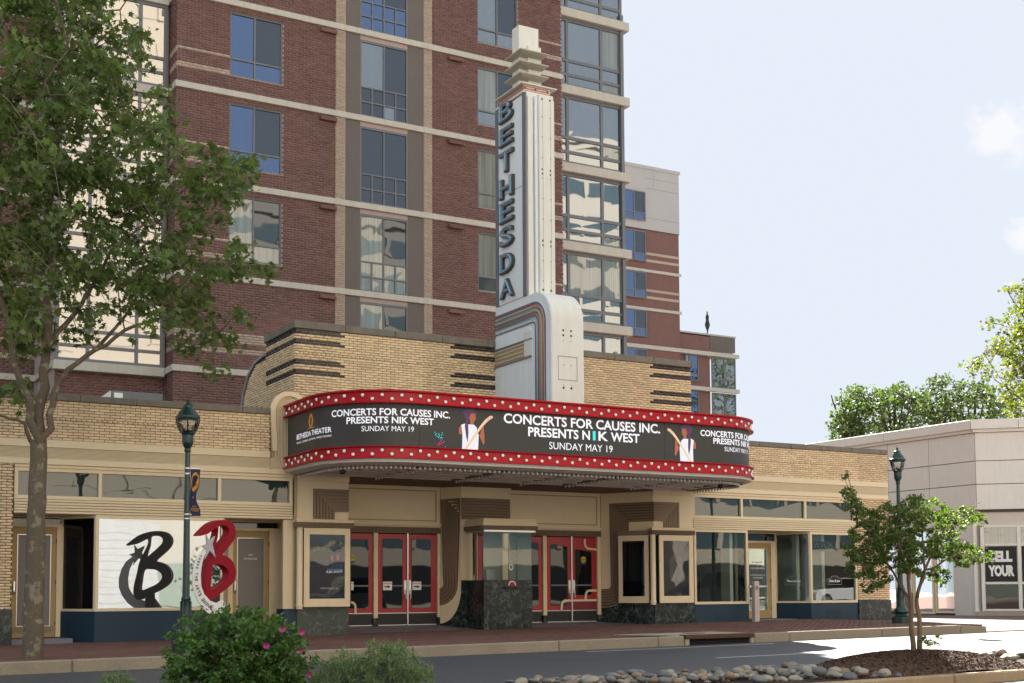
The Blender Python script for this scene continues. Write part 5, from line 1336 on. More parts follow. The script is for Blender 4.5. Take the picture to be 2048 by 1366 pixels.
# screen content, mapped round the curve
def scr(s0, flip=1):
    def fn(u, z, e=0): x, y, nx, ny = mpath(s0+u, .006+e); return Vector((x, y, z))
    return fn
def stext(body, pxa, pxb, zt, zb_, mat, bold, sa=None, W=None, seg_words=True, name='lettering'):
    sa = s_of(pxa) if sa is None else sa; W = (s_of(pxb)-sa) if W is None else W
    f = scr(sa + W/2); zc = (zt+zb_)/2
    vs, fs = glyphs(body, bold, 0, 1, 3); vs = fit(vs, W, zt-zb_)
    mb = MB(); mb.add([f(v[0], zc+v[1]) for v in vs], fs); return ob(name, mb, MT[mat], mq, recalc=False), sa, W
L1, L2, L3 = 'CONCERTS FOR CAUSES INC.', 'PRESENTS NIK WEST', 'SUNDAY MAY 19'
_, s1, W1 = stext(L1, 664, 900, 5.155, 5.00, 'led_white', .022)
_, s2, W2 = stext(L2, 693, 868, 4.975, 4.825, 'led_white', .022)
_, s3, W3 = stext(L3, 723, 827, 4.77, 4.655, 'led_white', .0)
stext(L1, 1007, 1320, 5.215, 4.985, 'led_white', .022)
stext('PRESENTS N', 1056, 1180, 4.94, 4.72, 'led_white', .022); stext('I', 1185, 1191, 4.94, 4.72, 'led_cyan', .02)
stext('K', 1197, 1216, 4.94, 4.72, 'led_white', .022); stext('WEST', 1222, 1279, 4.94, 4.72, 'led_white', .022)
stext(L3, 1098, 1225, 4.62, 4.455, 'led_white', .0)
sr = s_of(1401)
stext(L1, 0, 0, 5.155, 5.00, 'led_white', .022, sr, W1); stext(L2, 0, 0, 4.975, 4.825, 'led_white', .022, sr+(s2-s1), W2); stext(L3, 0, 0, 4.77, 4.655, 'led_white', 0, sr+(s3-s1), W3)
stext('BETHESDA THEATER', 594, 664, 4.80, 4.68, 'led_white', .015); stext('MUSIC, COMEDY, DINING, AND MORE!', 594, 664, 4.625, 4.575, 'led_white', .0)
s_l = s_of(622)
def sp(pts, mat, s0, dz=0.0, lay=0, nm='print'):
    f = scr(s0); mb = MB(); mb.v = [tuple(f(a, b, lay)) for a, b in pts]; mb.f = [tuple(range(len(pts)))]
    return ob(nm, mb, MT[mat], mq, recalc=False)
for k in (-1, 1):     # small outline emblem above the name
    mb = MB(); f = scr(s_l)
    P_ = [f(k*a, b) for a, b in ((.02, 4.87), (.10, 4.94), (.12, 5.06), (.06, 5.14), (.0, 5.16))]
    for w_ in (0, .045): mb.bar_path([f(k*max(a-w_, 0), b) for a, b in ((.05, 4.87), (.11, 4.95), (.12, 5.05), (.07, 5.13), (.04, 5.16))], .007, .002, (0, 1, 0))
    ob('emblem_line', mb, MT['led_orange'], mq)
sp([(-.2, 4.85), (.2, 4.85), (.2, 4.865), (-.2, 4.865)], 'led_orange', s_l)
sp([(-.05, 5.15), (.05, 5.15), (.06, 5.175), (-.06, 5.175)], 'led_orange', s_l)
def player(s0, k):
    """printed guitarist on the screen: puff of hair, white dress, bass neck raised; k mirrors"""
    def q(pts, mat, lay): sp([(k*a, b) for a, b in pts], mat, s0, lay=lay, nm='figure_print')
    hair = [(.17*math.cos(a)*(1+.08*math.sin(5*a)), 5.13+.14*math.sin(a)*(1+.05*math.cos(7*a))) for a in np.linspace(0, 2*PI, 26)[:-1]]
    q(hair, 'led_hair', .001)
    q([(-.10, 5.0), (-.13, 4.86), (-.10, 4.62), (-.06, 4.5), (-.04, 4.7), (-.05, 5.02)], 'led_hair', .0035)
    q([(.02, 4.97), (.12, 4.98), (.15, 5.04), (.14, 5.12), (.10, 5.16), (.03, 5.15), (-.02, 5.06)], 'led_skin', .002)
    q([(0, 4.86), (.09, 4.86), (.1, 4.98), (0, 5.02)], 'led_skin', .0022)
    q([(-.22, 4.88), (-.14, 4.91), (0, 4.9), (.1, 4.9), (.17, 4.84), (.22, 4.66), (.20, 4.34), (-.20, 4.34), (-.19, 4.66), (-.24, 4.78)], 'led_dress', .0025)
    q([(-.28, 4.8), (-.22, 4.88), (-.19, 4.68), (-.23, 4.66), (-.28, 4.68)], 'led_skin', .0028)
    q([(.20, 4.74), (.33, 4.46), (.37, 4.5), (.36, 4.7), (.34, 4.9), (.42, 4.99), (.38, 5.03), (.29, 4.92), (.27, 4.74), (.24, 4.68)], 'led_skin', .0028)
    q([(-.14, 4.345), (-.08, 4.345), (.30, 4.85), (.43, 4.98), (.51, 5.04), (.58, 5.08), (.57, 5.13), (.50, 5.12), (.38, 5.03), (.25, 4.88)], 'led_wood', .005)
    for i in range(4): q([(.44+.03*i, 5.02+.02*i), (.455+.03*i, 5.02+.02*i), (.455+.03*i, 5.035+.02*i), (.44+.03*i, 5.035+.02*i)], 'led_hair', .006)
player(s_of(940), 1); player(s_of(1373), -1)
rs_ = random.Random(3); s0 = s_of(882)
cols = ['led_green', 'led_cyan', 'led_purple', 'led_red', 'led_purple']
for i in range(34):
    zz = 4.36 + .028*rs_.randrange(12); u = -.12+.03*rs_.randrange(7) - (zz-4.5)*.25
    sp([(u, zz), (u+.022, zz), (u+.022, zz+.02), (u, zz+.02)], cols[min(4, int((4.7-zz)/.08) % 5)], s0, lay=.001, nm='pixel')

# ================================================================== BLADE SIGN
bs = thing('blade_sign', 'tall white art deco blade sign reading BETHESDA above the marquee', 'sign', (16.1, 27.5, 5.5))
XL = 15.68
def yz_prism(pts, xa, xb): return MB().prism([(xa, y, z) for y, z in pts], (xb-xa, 0, 0))
def rc_prof(yb, yf, zt, zb_, r, n=12): return [(yb, zb_), (yf, zb_)] + [(yf+r-r*math.cos(a), zt-r+r*math.sin(a)) for a in np.linspace(0, PI/2, n)] + [(yb, zt)]
ob('base_body', yz_prism(rc_prof(28.5, 25.75, 8.46, 5.5, .80), XL+.02, 16.57), MT['pylon_white'], bs, 'auto', bevel=0)
ob('side_skin', yz_prism(rc_prof(28.5, 25.76, 8.45, 5.5, .80), XL-.0, XL+.018), MT['pylon_blue_shade'], bs)
ob('right_skin', yz_prism(rc_prof(28.5, 25.76, 8.45, 5.5, .80), 16.572, 16.59), MT['pylon_blue_shade'], bs)
# recessed neon channel following the shoulder
def chan(d, w, mat, xo, name, hw=None):
    yf = 25.75+d; r = max(.80-d, .12)
    pts = [(28.49, 8.46-d)] + [(yf+r-r*math.cos(a), 8.46-d-r+r*math.sin(a)) for a in np.linspace(PI/2, 0, 10)] + [(yf, 5.62)]
    return ob(name, MB().bar_path([(xo, y, z) for y, z in pts], w/2, .006, (1, 0, 0)), MT[mat], bs)
chan(.475, .50, 'pylon_blue_shade', XL-.004, 'channel_bed')
chan(.245, .035, 'pylon_trim', XL-.02, 'channel_edge')
for d, m_ in ((.31, 'neon_red'), (.42, 'neon_green'), (.53, 'neon_red'), (.62, 'neon')):
    chan(d-.045, .045, 'alum', XL-.014, 'channel_groove')
    yf = 25.75+d; r = max(.80-d, .12)
    pts = [(XL-.045, 28.47, 8.46-d)] + [(XL-.045, yf+r-r*math.cos(a), 8.46-d-r+r*math.sin(a)) for a in np.linspace(PI/2, 0, 10)] + [(XL-.045, yf, 5.64)]
    ob('neon_tube', MB().tube(pts, .016, 6), MT[m_], bs, True)
chan(.72, .03, 'pylon_trim', XL-.02, 'channel_edge')
# louvre panel in the shoulder
ob('inner_panel', yz_prism([(28.49, 5.55), (26.60, 5.55), (26.60, 7.50), (26.72, 7.64), (28.49, 7.64)], XL-.03, XL-.002), MT['pylon_blue_shade'], bs)
ob('louvre_recess', yz_prism([(28.49, 6.92), (26.98, 6.92), (26.98, 7.33), (28.49, 7.33)], XL-.036, XL-.031), MT['cream_dk'], bs)
for i in range(4): ob('louvre', MB().tube([(XL-.05, 28.45, 6.98+.1*i), (XL-.05, 27.02, 6.98+.1*i)], .012, 5), MT['pylon_white'], bs)
for z_ in (6.90, 7.34): ob('louvre_trim', yz_prism([(28.49, z_-.015), (26.62, z_-.015), (26.62, z_+.015), (28.49, z_+.015)], XL-.06, XL-.031), MT['pylon_trim'], bs)
ob('inner_post', yz_prism([(26.97, 6.93), (26.64, 6.93), (26.64, 7.55), (26.97, 7.55)], XL-.055, XL-.031), MT['pylon_white'], bs, bevel=.01)
# front access panel, holes
fp = MB()
for z in (6.79, 6.22): fp.box(15.86, 16.40, 25.742, 25.749, z-.006, z+.006)
for x in (15.86, 16.39): fp.box(x, x+.008, 25.743, 25.749, 6.228, 6.784)
ob('access_panel_seam', fp, MT['pylon_trim'], bs)
def hole(x, y, z, r): ob('bolt_hole', MB().prism([(x+r*math.cos(a), y-.004, z+r*math.sin(a)) for a in np.linspace(0, 2*PI, 9)[:-1]], (0, .003, 0)), MT['black'], bs)
for x in (16.01, 16.23):
    for z, r in ((7.42, .028), (7.30, .028), (7.17, .012), (6.58, .012), (6.03, .03), (6.1, .01)): hole(x, 25.75, z, r)
# upper shaft
ZT0, ZT1 = 8.46, 13.62
ob('shaft', MB().box(XL+.02, 16.50, 26.92, 28.42, ZT0, ZT1), MT['pylon_white'], bs, bevel=.01)
ob('letter_panel', MB().box(XL-.004, XL+.018, 27.06, 28.30, ZT0+.02, ZT1-.05), MT['pylon_blue_shade'], bs)
ob('trim_strip', MB().box(XL-.02, XL+.02, 26.90, 27.055, ZT0+.01, ZT1), MT['pylon_trim'], bs)
ob('trim_strip', MB().box(XL-.02, XL+.02, 28.305, 28.45, ZT0+.01, ZT1), MT['pylon_trim'], bs)
ob('panel_seam', MB().box(XL-.006, XL-.004, 27.06, 28.30, 11.27, 11.285), MT['pylon_trim'], bs)
ob('front_rib', MB().box(15.72, 15.86, 26.86, 26.918, ZT0, ZT1-.1), MT['pylon_white'], bs, bevel=.008)
ob('front_rib', MB().box(15.99, 16.40, 26.76, 26.918, ZT0-.1, ZT1-.05), MT['pylon_white'], bs, bevel=.01)
ob('front_rib', MB().box(15.905, 15.985, 26.83, 26.917, ZT0, ZT1-.08), MT['pylon_blue_shade'], bs, bevel=.008)
ob('front_rib', MB().box(16.405, 16.47, 26.83, 26.917, ZT0, ZT1-.12), MT['pylon_white'], bs, bevel=.008)
for x in (16.07, 16.30):
    for z, r in [(13.45, .028)] + [(13.0-.52*i, .012) for i in range(9)] + [(11.66, .025), (11.55, .025), (9.85, .025), (9.74, .025), (8.62, .03)]: hole(x, 26.76, z, r)
    ob('wire', MB().tube([(x+.012, 26.752, 13.4), (x+.018, 26.752, 11), (x+.012, 26.752, 8.5)], .005, 4), MT['neon_green'], bs)
# letters
LB_ = [('B', 13.68, 13.12), ('E', 13.02, 12.50), ('T', 12.40, 11.80), ('H', 11.70, 11.14), ('E', 11.08, 10.50), ('S', 10.44, 9.88), ('D', 9.76, 9.20), ('A', 9.10, 8.56)]
for ch_, zt_, zb_ in LB_:
    zt_ -= .02; zb_ += .03; cc = Vector((XL-.047, 27.80, (zt_+zb_)/2))
    bodyL = text('letter', ch_, bs, MT['letter_edge'], cc, .70, zt_-zb_, ux=(0, -1, 0), uz=(0, 0, 1), bold=.03, extrude=.07, depth=.075)
    face = text('letter_face', ch_, bodyL, MT['letter_blue'], cc+Vector((-.041, 0, 0)), .64, (zt_-zb_)*.93, ux=(0, -1, 0), uz=(0, 0, 1), bold=.02, extrude=.002, depth=.004)
    text('neon_outline', ch_, bodyL, MT['neon'], cc+Vector((-.058, 0, 0)), .58, (zt_-zb_)*.84, ux=(0, -1, 0), uz=(0, 0, 1), bold=-.035, extrude=.01, depth=.02)
# head: platform, neon ledge, box, three canopies
ob('ledge', MB().box(XL-.02, 16.54, 26.99, 28.42, 13.64, 13.68), MT['pylon_white'], bs)
ob('ledge_box', MB().box(XL+.04, 16.48, 27.05, 28.36, 13.68, 13.86), MT['pylon_white'], bs)
for z in (13.70, 13.76, 13.82):
    ob('neon_tube', MB().tube([(XL+.01, 28.3, z), (XL+.01, 27.02, z), (16.46, 27.02, z)], .011, 5), MT['neon_red'], bs)
for x in (15.75, 16.05, 16.40): hole(x, 27.049, 13.78, .03)
ob('platform', MB().box(XL-.06, 16.66, 26.98, 28.44, 13.87, 13.90), MT['pylon_white'], bs, bevel=.006)
ob('head_box', MB().box(15.72, 16.30, 27.29, 27.64, 13.90, 15.50), MT['pylon_white'], bs, bevel=.008)
ob('head_fin', MB().box(15.94, 16.32, 27.20, 27.289, 13.90, 14.98), MT['pylon_white'], bs, bevel=.006)
for z in (14.70, 14.40, 14.10):
    x0_, x1_, y0_, y1_ = 15.56, 16.38, 26.93, 27.76
    c = MB().add([(x0_, y0_, z), (x1_, y0_, z), (x1_, y1_, z), (x0_, y1_, z), (x0_+.1, y0_+.1, z-.045), (x1_-.1, y0_+.1, z-.045), (x1_-.1, y1_-.1, z-.045), (x0_+.1, y1_-.1, z-.045),
                  (x0_, y0_, z+.03), (x1_, y0_, z+.03), (x1_, y1_, z+.03), (x0_, y1_, z+.03)],
                 [(7,6,5,4),(0,1,5,4),(1,2,6,5),(2,3,7,6),(3,0,4,7),(0,8,9,1),(1,9,10,2),(2,10,11,3),(3,11,8,0),(8,9,10,11)])
    ob('fin', c, MT['fin'], bs)
ob('lightning_rod', MB().tube([(16.1, 27.5, 15.48), (16.1, 27.5, 15.62)], .008, 5), MT['chrome'], bs)
# ================================================================== STREET LAMPS
def lamp(x, y, zg, label):
    t = thing('street_lamp', label, 'street lamp', (x, y, zg), 'dark green lantern lamp posts')
    H = 4.72
    def L(name, prof, n=18, mat='lamp_green', sm='auto', parent=t): return ob(name, MB().lathe((x, y, zg), prof, n), MT[mat], parent, sm)
    ob('base', MB().prism([(x+.25*math.cos(a), y+.25*math.sin(a), zg-.03) for a in np.linspace(0, 2*PI, 9)[:-1]], (0, 0, .20)), MT['lamp_green'], t, bevel=.012)
    L('pedestal', [(.20, .17), (.21, .20), (.16, .25), (.20, .30), (.185, .36), (.12, .42), (.105, .50), (.11, .54), (.09, .60), (.10, .66), (.085, .78), (.08, .95), (.092, .98), (.07, 1.03)])
    L('pole', [(.068, 1.0), (.045, H-1.0)], 16)
    for k in range(8):
        a = 2*PI*k/8; ob('flute', MB().box(x+.098*math.cos(a)-.008, x+.098*math.cos(a)+.008, y+.098*math.sin(a)-.008, y+.098*math.sin(a)+.008, zg+.66, zg+.94), MT['lamp_green'], t)
    L('capital', [(.05, H-1.02), (.065, H-.99), (.055, H-.95), (.10, H-.86), (.105, H-.84), (.105, H-.70), (.12, H-.68), (.125, H-.655), (.1, H-.64)], 12)
    ln = L('lantern_roof', [(.215, H-.40), (.225, H-.38), (.222, H-.345), (.19, H-.32), (.17, H-.27), (.10, H-.20), (.085, H-.15), (.09, H-.135), (.05, H-.11), (.03, H-.075), (.034, H-.06), (.012, H-.03), (.008, H)], 20)
    for k in range(4):
        a = PI/4 + PI/2*k + .5
        pts = [(x+r*math.cos(a), y+r*math.sin(a), zg+z) for r, z in ((.115, H-.66), (.165, H-.58), (.20, H-.48), (.212, H-.40))]
        ob('lantern_rib', MB().tube(pts, .014, 6), MT['lamp_green'], ln, True)
    L('glass_globe', [(.095, H-.655), (.15, H-.58), (.185, H-.48), (.195, H-.41)], 20, 'glass_lamp', True, ln)
    L('bulb', [(.03, H-.65), (.05, H-.60), (.05, H-.56), (.02, H-.53)], 10, 'fascia', True, ln)
    L('hood', [(.13, H-.42), (.14, H-.405), (.05, H-.40)], 14, 'fascia', True, ln)
    return t, H
pl = PY(373, 1100, 23.6); zl = gS(pl.x, pl.y)
lamp(pl.x, pl.y, zl+.0, 'dark green lantern lamp post with a navy banner, left of the red B')
pr = PZ(1803, 1246, .285); zr = gS(pr.x, pr.y)
lamp(pr.x, pr.y, zr, 'dark green lantern lamp post behind the small tree, on the right sidewalk')
# banner
t = thing('street_banner', 'navy pole banner with a golden oval, rippling on the left lamp post', 'banner', (pl.x, pl.y, 3.5))
bx0, bx1 = pl.x+.055, pl.x+.235
zt_, zb_ = PY(380, 938, 23.6).z, PY(380, 1032, 23.6).z
mb = MB(); nz_ = 14
def bfn(u, v):     # u across 0..1, v down 0..1
    sag = .05*math.sin(PI*v)*(1-u)*0 + (.055*math.sin(max(0, v-.55)/.45*PI)*(1 if u > .5 else .3))
    return (bx0 + (bx1-bx0)*u*(1-.35*math.sin(PI*min(1, max(0, (v-.35)/.5)))) + .05*max(0, v-.7), pl.y - .03*math.sin(6*v+2*u) , zt_ + (zb_-zt_)*v)
for i in range(nz_+1):
    for j in range(5): mb.v.append(bfn(j/4, i/nz_))
for i in range(nz_):
    for j in range(4): a = i*5+j; mb.f.append((a, a+1, a+6, a+5))
ob('cloth', mb, MT['banner'], t, True, recalc=False)
def on_b(u, v, e=.006): p = bfn(u, v); return (p[0], p[1]-e, p[2])
ov = [on_b(.5+.44*math.cos(a), .26+.19*math.sin(a)*(1 if math.sin(a) < 0 else 1.15)) for a in np.linspace(0, 2*PI, 25)[:-1]]
ob('oval', MB().face(*ov), MT['gold'], t, recalc=False)
def btext(s_, uc, vc, w, h, mat):
    vs, fs = glyphs(s_, .02); vs = fit(vs, w, h); mb = MB(); mb.add([on_b(uc+a, vc-b, .010) for a, b, c in vs], fs); ob('lettering', mb, MT[mat], t, recalc=False)
btext('BEST', .5, .20, .5, .06, 'black_print'); btext('OF', .5, .27, .2, .03, 'black_print'); btext('BETHESDA', .5, .33, .6, .035, 'black_print'); btext('M', .5, .60, .15, .03, 'gold')
btext('VISIT', .5, .80, .5, .03, 'gold'); btext('BETHESDA', .5, .85, .8, .035, 'gold'); btext('TODAY', .5, .89, .6, .025, 'gold')
for z in (zt_+.01, zt_-.09, zb_+.03, zb_-.05): ob('bracket', MB().lathe((pl.x, pl.y, z), [(.062, -.012), (.062, .012)], 12).tube([(pl.x+.05, pl.y, z), (pl.x+(.24 if z in (zt_+.01,) else .09), pl.y, z)], .008, 5), MT['chrome'], t)

# ================================================================== RED LETTER SCULPTURE
from mathutils.geometry import tessellate_polygon
PSI = math.radians(33); NB = Vector((math.sin(PSI), -math.cos(PSI), 0)); YS = 25.75
CB = PY(432, 1120, YS)
def Z4(p, off=0.0):     # point on the letter's own (turned) plane, off metres in front of it
    d = ray(340+p[0]/5.69, 1000+p[1]/5.69); o_ = Vector((0, 0, ZC)); c_ = CB + NB*off
    return o_ + d*((c_-o_).dot(NB)/d.dot(NB))
def smooth_loop(pts, n=3):
    out = []; m = len(pts)
    for i in range(m):
        p0, p1, p2, p3 = [Vector(pts[(i+k-1) % m]) for k in range(4)]
        for t_ in range(n):
            u = t_/n
            out.append(tuple(.5*((2*p1)+(-p0+p2)*u+(2*p0-5*p1+4*p2-p3)*u*u+(-p0+3*p1-3*p2+p3)*u**3)))
    return out
def extrude_loops(loops, depth):
    loops = [[Vector(p) for p in l] for l in loops]
    tris = tessellate_polygon(loops); flat = [p for l in loops for p in l]; n = len(flat)
    mb = MB(); mb.v = [tuple(p) for p in flat] + [tuple(p - NB*depth) for p in flat]
    mb.f = [tuple(t) for t in tris] + [tuple(i+n for i in t)[::-1] for t in tris]
    o = 0
    for l in loops:
        m = len(l)
        for i in range(m): mb.f.append((o+i, o+(i+1) % m, o+(i+1) % m+n, o+i+n))
        o += m
    return mb
outer = [(335,405),(395,335),(470,268),(560,232),(640,228),(705,255),(742,310),(752,375),(735,440),(690,510),(640,570),(605,622),(655,645),(708,690),(742,765),(750,850),(722,935),(655,1005),(560,1075),(470,1145),(425,1130),(405,1050),(412,940),(435,790),(455,650),(488,545),(525,440),(543,370),(530,320),(480,350),(430,385),(380,400)]
h1 = [(562,292),(625,292),(668,325),(668,390),(625,455),(565,525),(515,580),(525,500),(545,420),(552,345)]
h2 = [(492,742),(560,735),(620,752),(660,800),(666,862),(630,925),(560,978),(470,1018),(472,900)]
sc = thing('letter_sculpture', 'large red letter B street sculpture with a silver star', 'sculpture', (CB.x, CB.y, .1))
o = ob('letter', extrude_loops([[Z4(p) for p in smooth_loop(l)] for l in (outer, h1, h2)], .15), MT['sculpt'], sc, recalc=True)
def inset(loop, off): return [Z4(p) - NB*off for p in smooth_loop(loop)]
ob('back_panel', extrude_loops([inset(l, .151) for l in (outer, h1, h2)], .02), MT['black'], sc)
star = [(415,395),(447,458),(515,410),(485,500),(520,655),(455,572),(400,670),(427,572),(370,525),(422,500)]
ob('star', extrude_loops([[Z4(p, .07) for p in star]], .03), MT['silver'], sc)
co = [(400,545),(330,620),(285,720),(260,850),(262,980),(292,1090),(350,1195),(430,1285),(540,1330),(665,1260)]
ci = [(600,1132),(530,1172),(455,1145),(390,1070),(357,980),(350,850),(360,740),(390,640),(440,560)]
sw = ob('white_swoosh', extrude_loops([[Z4(p, .05) for p in co+ci]], .02), MT['white'], sc)
mid = [(395,590),(352,640),(322,720),(303,810),(300,900),(308,990),(335,1065),(385,1150),(450,1212),(530,1240),(600,1215)]
# lettering follows the swoosh
import itertools
acc = [0]
for a, b in zip(mid, mid[1:]): acc.append(acc[-1] + math.dist(a, b))
def along(s):
    s = max(0, min(acc[-1]-1e-3, s))
    for i in range(len(mid)-1):
        if acc[i+1] >= s:
            u = (s-acc[i])/(acc[i+1]-acc[i]); p = (mid[i][0]+(mid[i+1][0]-mid[i][0])*u, mid[i][1]+(mid[i+1][1]-mid[i][1])*u)
            d = ((mid[i+1][0]-mid[i][0]), (mid[i+1][1]-mid[i][1])); l = math.hypot(*d); return p, (d[0]/l, d[1]/l)
msg = 'WHERE THE ARTS SHINE'; s = 45
for ch_ in msg:
    adv = 36 if ch_ != ' ' else 30
    if ch_ == 'I': adv = 24
    p, d = along(s + adv/2)
    if ch_ != ' ':
        sz = (22 + 26*(s/acc[-1]))
        vs, fs = glyphs(ch_, .02); vs = fit(vs, sz*(.75 if ch_ != 'I' else .2), sz)
        mb = MB(); mb.add([Z4((p[0]+d[0]*a+d[1]*b, p[1]+d[1]*a-d[0]*b), 0.056) for a, b, c in vs], fs)
        ob('lettering', mb, MT['black_print'], sc, recalc=False)
    s += adv
pb = Z4((500, 1120), -.12); ob('pedestal', MB().box(pb.x-.1, pb.x+.1, pb.y-.08, pb.y+.08, gS(pb.x, YS)-.02, pb.z+.10), MT['black'], sc, bevel=.01)
ob('base_plate', MB().box(pb.x-.35, pb.x+.35, pb.y-.3, pb.y+.3, gS(pb.x, YS)-.03, gS(pb.x, YS)+.03), MT['black'], sc, bevel=.01)

# ================================================================== CORNER SHOWROOM BUILDING (right edge)
sb_ = thing('panel_clad_showroom', 'shaded taupe metal panel corner building with SELL YOUR window posters', 'building', (30.3, 25.87, .3))
C0 = Vector((30.3, 25.87, 0)); dF = Vector((.726, -.685, 0)).normalized(); nF = Vector((-dF.y, dF.x, 0))*-1
if nF.dot(Vector((0, 0, 0))-C0) < 0: nF = -nF
def fbar(mb, a, b, c, d, t0, t1): # along front
    mb.prism([(*(C0+dF*a+nF*t0).xy, c), (*(C0+dF*b+nF*t0).xy, c), (*(C0+dF*b+nF*t1).xy, c), (*(C0+dF*a+nF*t1).xy, c)], (0, 0, d-c)); return mb
zrows = [(3.50, 4.23), (4.25, 4.92), (4.94, 5.76)]
# backing volumes
ob('side_core', MB().box(30.36, 44, 26.2, 60, 3.42, 5.9), MT['joint'], sb_)
ob('front_core', fbar(MB(), .06, 14, 3.42, 5.9, -2.4, -.06), MT['joint'], sb_)
ys_ = [25.88, 27.62, 29.3, 31.0, 33, 35.2, 37.5, 40, 43, 46, 50, 55]
for za, zb in zrows:
    for a, b in zip(ys_, ys_[1:]): ob('wall_panel', MB().box(30.30, 30.36, a+.008, b-.008, za, zb), MT['metal_shaded'], sb_, bevel=.004)
    for a, b in ((.02, 1.65), (1.67, 3.3), (3.32, 5), (5.02, 7)): ob('wall_panel', fbar(MB(), a, b, za, zb, -.06, 0), MT['metal_lit'], sb_, bevel=.004)
for a, b in zip(ys_[::2], ys_[2::2]):
    ob('parapet_cap', MB().box(30.14, 30.6, a+.006, b-.006, 5.86, 6.14), MT['metal_shaded'], sb_, bevel=.008)
ob('parapet_cap', fbar(MB(), -.1, 1.2, 5.86, 6.14, -.3, .16), MT['metal_lit'], sb_, bevel=.008)
ob('parapet_cap', fbar(MB(), 1.21, 8, 5.86, 6.14, -.3, .16), MT['metal_lit'], sb_, bevel=.008)
ob('reveal', MB().box(30.22, 30.5, 25.9, 58, 5.77, 5.858), MT['metal_shaded'], sb_)
ob('reveal', fbar(MB(), -.05, 8, 5.77, 5.858, -.3, .08), MT['metal_lit'], sb_)
ob('soffit_band', fbar(MB(), -.1, 8, 3.03, 3.48, -.4, -.1), MT['metal_shaded'], sb_)
ob('soffit_band', MB().box(30.36, 30.7, 26.0, 40, 3.03, 3.42), MT['metal_shaded'], sb_)
# ground floor, side
ob('pale_pier', MB().box(30.34, 30.6, 25.95, 26.80, .25, 3.03), MT['metal_shaded'], sb_)
window(sb_, 0, 0, 0, 0, 0) if False else None
def side_win(ya, yb, za, zb, mat='glass_shop', fm='cream', X=30.42):
    f = MB(); w = .07
    f.box(X, X+.07, ya, yb, za, za+w); f.box(X, X+.07, ya, yb, zb-w, zb); f.box(X, X+.07, ya, ya+w, za+w, zb-w); f.box(X, X+.07, yb-w, yb, za+w, zb-w)
    wf = ob('side_window', f, MT[fm], sb_); ob('pane', MB().face((X+.03, ya+w, za+w), (X+.03, yb-w, za+w), (X+.03, yb-w, zb-w), (X+.03, ya+w, zb-w)), MT[mat], wf, recalc=False); return wf
side_win(26.82, 27.62, .45, 3.0); side_win(27.66, 28.5, .42, 3.0); side_win(29.15, 29.6, .5, 3.0, 'glass_teal')
ob('brown_panel', MB().box(30.36, 30.5, 28.52, 29.12, .2, 1.05), MT['brown'], sb_); ob('white_panel', MB().box(30.38, 30.5, 28.52, 29.12, 1.06, 3.0), MT['metal_lit'], sb_)
ob('interior_wall', MB().box(33.0, 33.1, 26, 30, .2, 3.0), MT['interior_lt'], sb_); ob('interior_floor', MB().box(30.4, 40, 26.2, 40, .2, .32), MT['conc'], sb_); ob('interior_ceiling', MB().box(30.4, 34, 26, 40, 3.03, 3.1), MT['dusty'], sb_)
ob('interior_wall', MB().box(30.45, 33.0, 29.7, 29.8, .2, 3.03), MT['interior_lt'], sb_); ob('roof', MB().box(30.6, 44, 26.3, 60, 5.905, 5.95), MT['roof'], sb_)  # wall and roof added to keep the sun out of this room
ob('sun_block_wall', MB().box(33.2, 44, 29.0, 29.1, .2, 3.4), MT['interior'], sb_)  # unseen wall added to block sun coming in from behind
ob('plinth', fbar(MB(), -.06, 9, .2, .52, -.3, -.02), MT['conc'], sb_)
# front glazing
xs_f = [.0, .22, 1.30, 2.42, 3.5, 4.6]
def z_at(py, px=1990): # height on the front plane for an image row at this face
    return None
rows_f = [(.54, 1.30), (1.36, 2.42), (2.48, 3.0)]
fr = MB()
for i, a in enumerate((.14, 1.15, 2.15, 3.15, 4.2)): fbar(fr, a-.05, a+.05, .53, 3.02, -.12, -.04)
for z in (.53, 1.31, 2.43, 2.97): fbar(fr, .2, 4.2, z, z+.06, -.115, -.045)
wf = ob('front_window', fr, MT['metal_lit'], sb_)
for a, b in ((.19, 1.10), (1.20, 2.10), (2.2, 3.1), (3.2, 4.15)):
    for k, (c, d) in enumerate(((.59, 1.31), (1.37, 2.43), (2.49, 2.97))):
        P = lambda u, z: tuple((C0+dF*u-nF*.08).xy) + (z,)
        ob('pane', MB().face(P(a, c), P(b, c), P(b, d), P(a, d)), MT['glass_pale' if k == 2 else 'glass_door' if k == 0 else 'glass_shop'], wf, recalc=False)
def fpost(a, b, lines):
    p = ob('window_poster', fbar(MB(), a, b, 1.39, 2.41, -.078, -.07), MT['black_print'], sb_)
    for s_, z, w_, h_ in lines:
        c_ = C0 + dF*((a+b)/2 + (w_[1] if isinstance(w_, tuple) else 0)) + nF*(-.066); c_.z = z
        text('lettering', s_, p, MT['grey_print' if False else 'white'], c_, w_[0] if isinstance(w_, tuple) else w_, h_, ux=dF, bold=.06)
fpost(.21, 1.08, [('SELL', 2.12, .62, .33), ('YOUR', 1.70, .72, .33)])
fpost(1.22, 2.08, [('U', 2.12, (.15, -.0), .33), ('C', 1.70, (.16, -.0), .33)])
ob('edge_mullion', fbar(MB(), -.10, .0, .5, 3.03, -.2, -.04), MT['metal_lit'], sb_)
ob('corner_glass', MB().face((30.38, 25.93, .6), (30.31, 25.90, .6), (30.31, 25.90, 3.0), (30.38, 25.93, 3.0)), MT['glass_teal'], sb_, recalc=False)
